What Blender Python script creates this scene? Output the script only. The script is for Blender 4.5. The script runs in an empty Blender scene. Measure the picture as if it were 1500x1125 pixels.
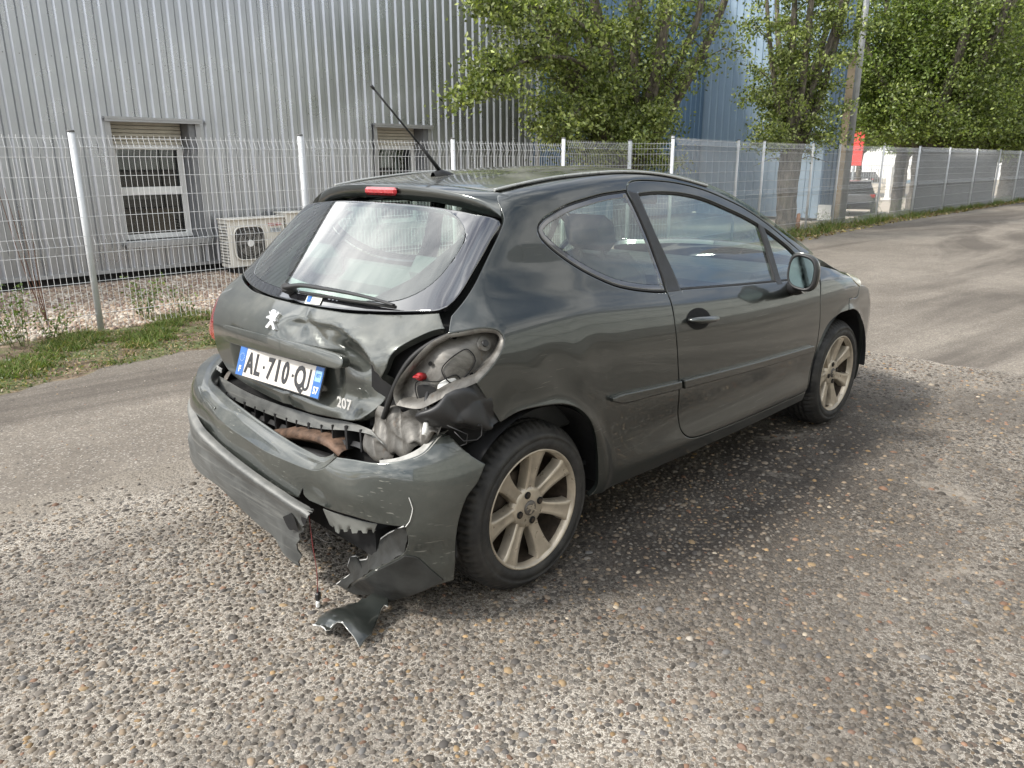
import bpy, math, random
import numpy as np
from mathutils import Vector, Matrix, geometry
rng = np.random.default_rng(7); random.seed(7)
SC = bpy.context.scene
COL = SC.collection
R = math.radians

# ------------------------------------------------------------------ camera
cam = bpy.data.objects.new("camera", bpy.data.cameras.new("camera"))
COL.objects.link(cam); SC.camera = cam
cam.data.sensor_width = 36; cam.data.lens = 26.838; cam.data.clip_start = .05; cam.data.clip_end = 900
def cam_rot(yaw, pitch, roll):
    cy, sy, cp, sp = math.cos(yaw), math.sin(yaw), math.cos(pitch), math.sin(pitch)
    d = Vector((cy*cp, sy*cp, sp)); r = Vector((sy, -cy, 0)); u = r.cross(d)
    cr, sr = math.cos(roll), math.sin(roll)
    r2, u2 = cr*r+sr*u, -sr*r+cr*u
    return Matrix((r2, u2, -d)).transposed()
CAMP = Vector((-1.7909, -2.5089, 1.4742))
cam.matrix_world = Matrix.Translation(CAMP) @ cam_rot(.7855, -.2796, -.0035).to_4x4()

# ------------------------------------------------------------------ light
SUN = Vector((-.80, .32, .85)).normalized()
w = bpy.data.worlds.new("World"); SC.world = w; w.use_nodes = True
nt = w.node_tree; nt.nodes.clear(); N = nt.nodes.new; L = nt.links.new
out = N("ShaderNodeOutputWorld"); bg = N("ShaderNodeBackground"); sky = N("ShaderNodeTexSky")
sky.sky_type = 'NISHITA'; sky.sun_disc = False
sky.sun_elevation = math.asin(SUN.z); sky.sun_rotation = math.atan2(SUN.x, SUN.y)
sky.dust_density = 2.0
tc = N("ShaderNodeTexCoord"); sep = N("ShaderNodeSeparateXYZ"); L(tc.outputs["Generated"], sep.inputs[0])
ad = N("ShaderNodeMath"); ad.operation = 'MAXIMUM'; L(sep.outputs[2], ad.inputs[0]); ad.inputs[1].default_value = .0
ad2 = N("ShaderNodeMath"); ad2.operation = 'ADD'; L(ad.outputs[0], ad2.inputs[0]); ad2.inputs[1].default_value = .28
dv = N("ShaderNodeVectorMath"); dv.operation = 'DIVIDE'; cb = N("ShaderNodeCombineXYZ")
for i in range(3): L(ad2.outputs[0], cb.inputs[i])
L(tc.outputs["Generated"], dv.inputs[0]); L(cb.outputs[0], dv.inputs[1])
nz = N("ShaderNodeTexNoise"); nz.inputs["Scale"].default_value = 2.1; nz.inputs["Detail"].default_value = 9; nz.inputs["Roughness"].default_value = .56
nz.inputs["Distortion"].default_value = .5
L(dv.outputs[0], nz.inputs["Vector"])
rp = N("ShaderNodeValToRGB"); rp.color_ramp.elements[0].position = .36; rp.color_ramp.elements[1].position = .54; L(nz.outputs[0], rp.inputs[0])
nz2 = N("ShaderNodeTexNoise"); nz2.inputs["Scale"].default_value = 3.6; nz2.inputs["Detail"].default_value = 7
L(dv.outputs[0], nz2.inputs["Vector"])
rp2 = N("ShaderNodeValToRGB"); rp2.color_ramp.elements[0].position = .38; rp2.color_ramp.elements[1].position = .64
rp2.color_ramp.elements[0].color = (3.6, 3.95, 4.5, 1); rp2.color_ramp.elements[1].color = (12.0, 12.0, 11.8, 1); L(nz2.outputs[0], rp2.inputs[0])
dp = N("ShaderNodeVectorMath"); dp.operation = 'DOT_PRODUCT'; L(tc.outputs["Generated"], dp.inputs[0]); dp.inputs[1].default_value = SUN
gl = N("ShaderNodeMapRange"); gl.interpolation_type = 'SMOOTHSTEP'; gl.inputs[1].default_value = -.2; gl.inputs[2].default_value = 1.; gl.inputs[3].default_value = .72; gl.inputs[4].default_value = 2.0; L(dp.outputs["Value"], gl.inputs[0])
ml = N("ShaderNodeVectorMath"); ml.operation = 'SCALE'; L(rp2.outputs[0], ml.inputs[0]); L(gl.outputs[0], ml.inputs["Scale"])
mx = N("ShaderNodeMix"); mx.data_type = 'RGBA'; L(rp.outputs[0], mx.inputs[0]); L(sky.outputs[0], mx.inputs[6]); L(ml.outputs[0], mx.inputs[7])
L(mx.outputs[2], bg.inputs[0]); bg.inputs[1].default_value = .105; L(bg.outputs[0], out.inputs[0])
sl = bpy.data.lights.new("sun", 'SUN'); sl.energy = 2.6; sl.angle = R(8); sl.color = (1, .95, .87)
so = bpy.data.objects.new("sun", sl); COL.objects.link(so); so.rotation_euler = SUN.to_track_quat('Z', 'Y').to_euler()
VS = SC.view_settings; VS.view_transform = 'Standard'; VS.look = 'None'; VS.exposure = .72; VS.gamma = 1; VS.use_curve_mapping = False
SC.cycles.max_bounces = 8; SC.cycles.transparent_max_bounces = 24; SC.cycles.glossy_bounces = 4; SC.cycles.transmission_bounces = 6
SC.cycles.caustics_reflective = False; SC.cycles.caustics_refractive = False
SC.cycles.use_denoising = True

# ------------------------------------------------------------------ body surface of the car (metres, rear axle at the origin, x forward)
def spline(xs, ys):
    xs=np.array(xs,float); ys=np.array(ys,float); n=len(xs); h=np.diff(xs)
    A=np.eye(n); b=np.zeros(n)
    for i in range(1,n-1):
        A[i,i-1]=h[i-1]; A[i,i]=2*(h[i-1]+h[i]); A[i,i+1]=h[i]
        b[i]=6*((ys[i+1]-ys[i])/h[i]-(ys[i]-ys[i-1])/h[i-1])
    m=np.linalg.solve(A,b)
    s0=(ys[1]-ys[0])/h[0]-h[0]*(2*m[0]+m[1])/6; s1=(ys[-1]-ys[-2])/h[-1]+h[-1]*(m[-2]+2*m[-1])/6
    def f(x):
        x=np.asarray(x,float); i=np.clip(np.searchsorted(xs,x)-1,0,n-2)
        hi=h[i]; a=(xs[i+1]-x)/hi; c=1-a
        v=a*ys[i]+c*ys[i+1]+((a**3-a)*m[i]+(c**3-c)*m[i+1])*hi*hi/6
        return np.where(x<xs[0],ys[0]+s0*(x-xs[0]),np.where(x>xs[-1],ys[-1]+s1*(x-xs[-1]),v))
    return f
def lse(a,b,k):
    m=np.maximum(a,b); return m+k*np.log1p(np.exp(-np.abs(a-b)/k))
ZS=spline([-.7,-.3,.1,.8,1.8,2.4,2.9,3.4],[1.03,1.035,1.025,.975,.925,.915,.865,.735])
BW=spline([-.75,-.3,0,.5,1.2,2,2.54,2.9,3.15,3.4],[.80,.838,.858,.870,.874,.868,.852,.815,.757,.60])
LO=spline([-.85,-.77,-.69,-.61,-.52,-.42,-.32,-.22,-.13,-.065,-.03,0,.025,.06,.1,.2,.3,.4,.5,.6],
          [-.075,-.045,-.022,-.014,-.012,-.004,0,-.001,-.010,-.027,-.044,-.066,-.083,-.102,-.124,-.172,-.222,-.274,-.336,-.42])
T0=spline([-.6,-.1,.1,.3,.6,.9,1.2,1.45,1.7,2.0,2.3,2.5,2.75,3.0,3.2,3.35,3.5],
          [1.26,1.375,1.408,1.431,1.457,1.470,1.461,1.432,1.372,1.262,1.122,1.02,.945,.885,.815,.735,.60])
TB=spline([-.5,0,.8,1.3,1.7,2.2,2.6,3.4],[.10,.09,.085,.10,.16,.20,.16,.16])
XR=spline([.1,.17,.3,.42,.5,.58,.66,.76,.85,.90,.94,.97,1.0,1.04,1.1,1.2,1.3,1.36,1.45],
          [-.52,-.54,-.55,-.55,-.53,-.50,-.495,-.51,-.515,-.505,-.485,-.455,-.418,-.372,-.305,-.195,-.085,-.02,.075])
FX=spline([.1,.2,.35,.5,.65,.75,.9],[3.28,3.34,3.40,3.42,3.38,3.30,3.05])
def sm(t):
    t=np.clip(t,0,1); return t*t*(3-2*t)
def arch(x,z):
    g=0
    for cx in (0.,2.54):
        r=np.hypot(x-cx,z-.312); g=g+.014*np.exp(-((r-.365)/.032)**2)*(z>.1)
    return g
def Wf(x,z):
    s=z-ZS(x)
    # the light-catching crease low on the door
    zc=.335+.045*np.clip((x-.3)/1.8,0,1)*0
    u=(z-zc)/.05
    fade=np.clip((x-.35)/.5,0,1)*np.clip((2.25-x)/.3,0,1)
    ledge=.012*np.exp(-u*u)*fade-.010*np.exp(-((z-.47)/.07)**2)*fade
    ledge=ledge+.0042*np.sin(24*x+11*z+.6)*np.exp(-((x-.12)/.24)**2-((z-.80)/.085)**2)-.006*np.exp(-((x+.12)/.07)**2-((z-.74)/.06)**2)
    return BW(x)+LO(s)+ledge+arch(x,z)-.055*sm((z-.90)/.25)*sm((.35-x)/.6)-.045*sm((-.12-x)/.16)*sm((z-.91)/.1)
def f_body(P):
    x,y,z=P[...,0],P[...,1],P[...,2]; ay=np.sqrt(y*y+1e-8)
    ds=(ay-Wf(x,z))*.92
    T=T0(x)-TB(x)*y*y
    sl=(T0(x+.01)-T0(x-.01))/.02
    dr=(z-T)/np.sqrt(1+sl*sl)
    r=XR(z); rs=(XR(z+.01)-XR(z-.01))/.02
    de=(r+(.13+.12*sm((z-.65)/.35))*y*y-x)/np.sqrt(1+rs*rs)
    dn=x-(FX(z)-.30*y*y)
    a=lse(ds,dr,.016); a=lse(a,de,.022); a=lse(a,dn,.05)
    return a
def cast(f,O,D,t0=0.,t1=6.,n=160,off=0.):
    """first crossing of f=off along rays O+tD (vectorised)"""
    O=np.asarray(O,float); D=np.asarray(D,float)
    ts=np.linspace(t0,t1,n); lo=np.full(len(O),np.nan); prev=f(O+D*t0)-off; done=np.zeros(len(O),bool)
    hi=lo.copy()
    for i in range(1,n):
        v=f(O+D*ts[i])-off; hit=(~done)&(v<0)&(prev>=0)
        lo[hit]=ts[i-1]; hi[hit]=ts[i]; done|=hit; prev=v
        if done.all(): break
    for _ in range(26):
        m=(lo+hi)/2; v=f(O+D*m[:,None])-off
        neg=v<0; hi=np.where(neg,m,hi); lo=np.where(neg,lo,m)
    return O+D*((lo+hi)/2)[:,None]
def grad(f,P,e=1e-3):
    g=np.stack([f(P+e*np.eye(3)[i])-f(P-e*np.eye(3)[i]) for i in range(3)],-1)
    return g/np.maximum(np.linalg.norm(g,axis=-1,keepdims=True),1e-9)
# the rear bumper skin
BP=spline([.08,.18,.26,.34,.42,.5,.56,.60,.64,.70],[-.10,-.05,-.022,-.006,.0,-.002,-.014,-.035,-.075,-.16])
def f_bump(P):
    x,y,z=P[...,0],P[...,1],P[...,2]
    q=BP(np.clip(z,.06,.68)); a=.445+q; b=.850+.6*q+.03*np.clip(-y,0,1)+.062*np.clip(y,0,1)
    u=np.maximum(-.195-x,0)/a; v=np.abs(y)/b
    n=3.0
    return np.maximum(((u**n+v**n)**(1/n)-1)*.5,z-.67)

def frame(dx,dy,dz=0.):
    d=np.array([dx,dy,dz],float); d/=np.linalg.norm(d)
    r=np.cross(d,[0,0,1.]) if abs(d[2])<.9 else np.array([1.,0,0]); r/=np.linalg.norm(r)
    u=np.cross(r,d)
    return r,u,d
FR={'side':frame(0,1),'sq':frame(.38,.925),'rear':frame(1,0),'rq':frame(.75,.66),'top':frame(0,0,-1),'front':frame(-1,0),'fq':frame(-.6,.8),'up':frame(.5,0,-.87)}
def to2(P,fr):
    r,u,d=FR[fr]; return np.stack([P@r,P@u],-1)
def to3(f,Q,fr,off=0.):
    r,u,d=FR[fr]; Q=np.asarray(Q,float)
    O=Q[:,:1]*r+Q[:,1:2]*u-d*4.2
    return cast(f,O,np.broadcast_to(d,O.shape),0.,8.4,72,off)

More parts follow.
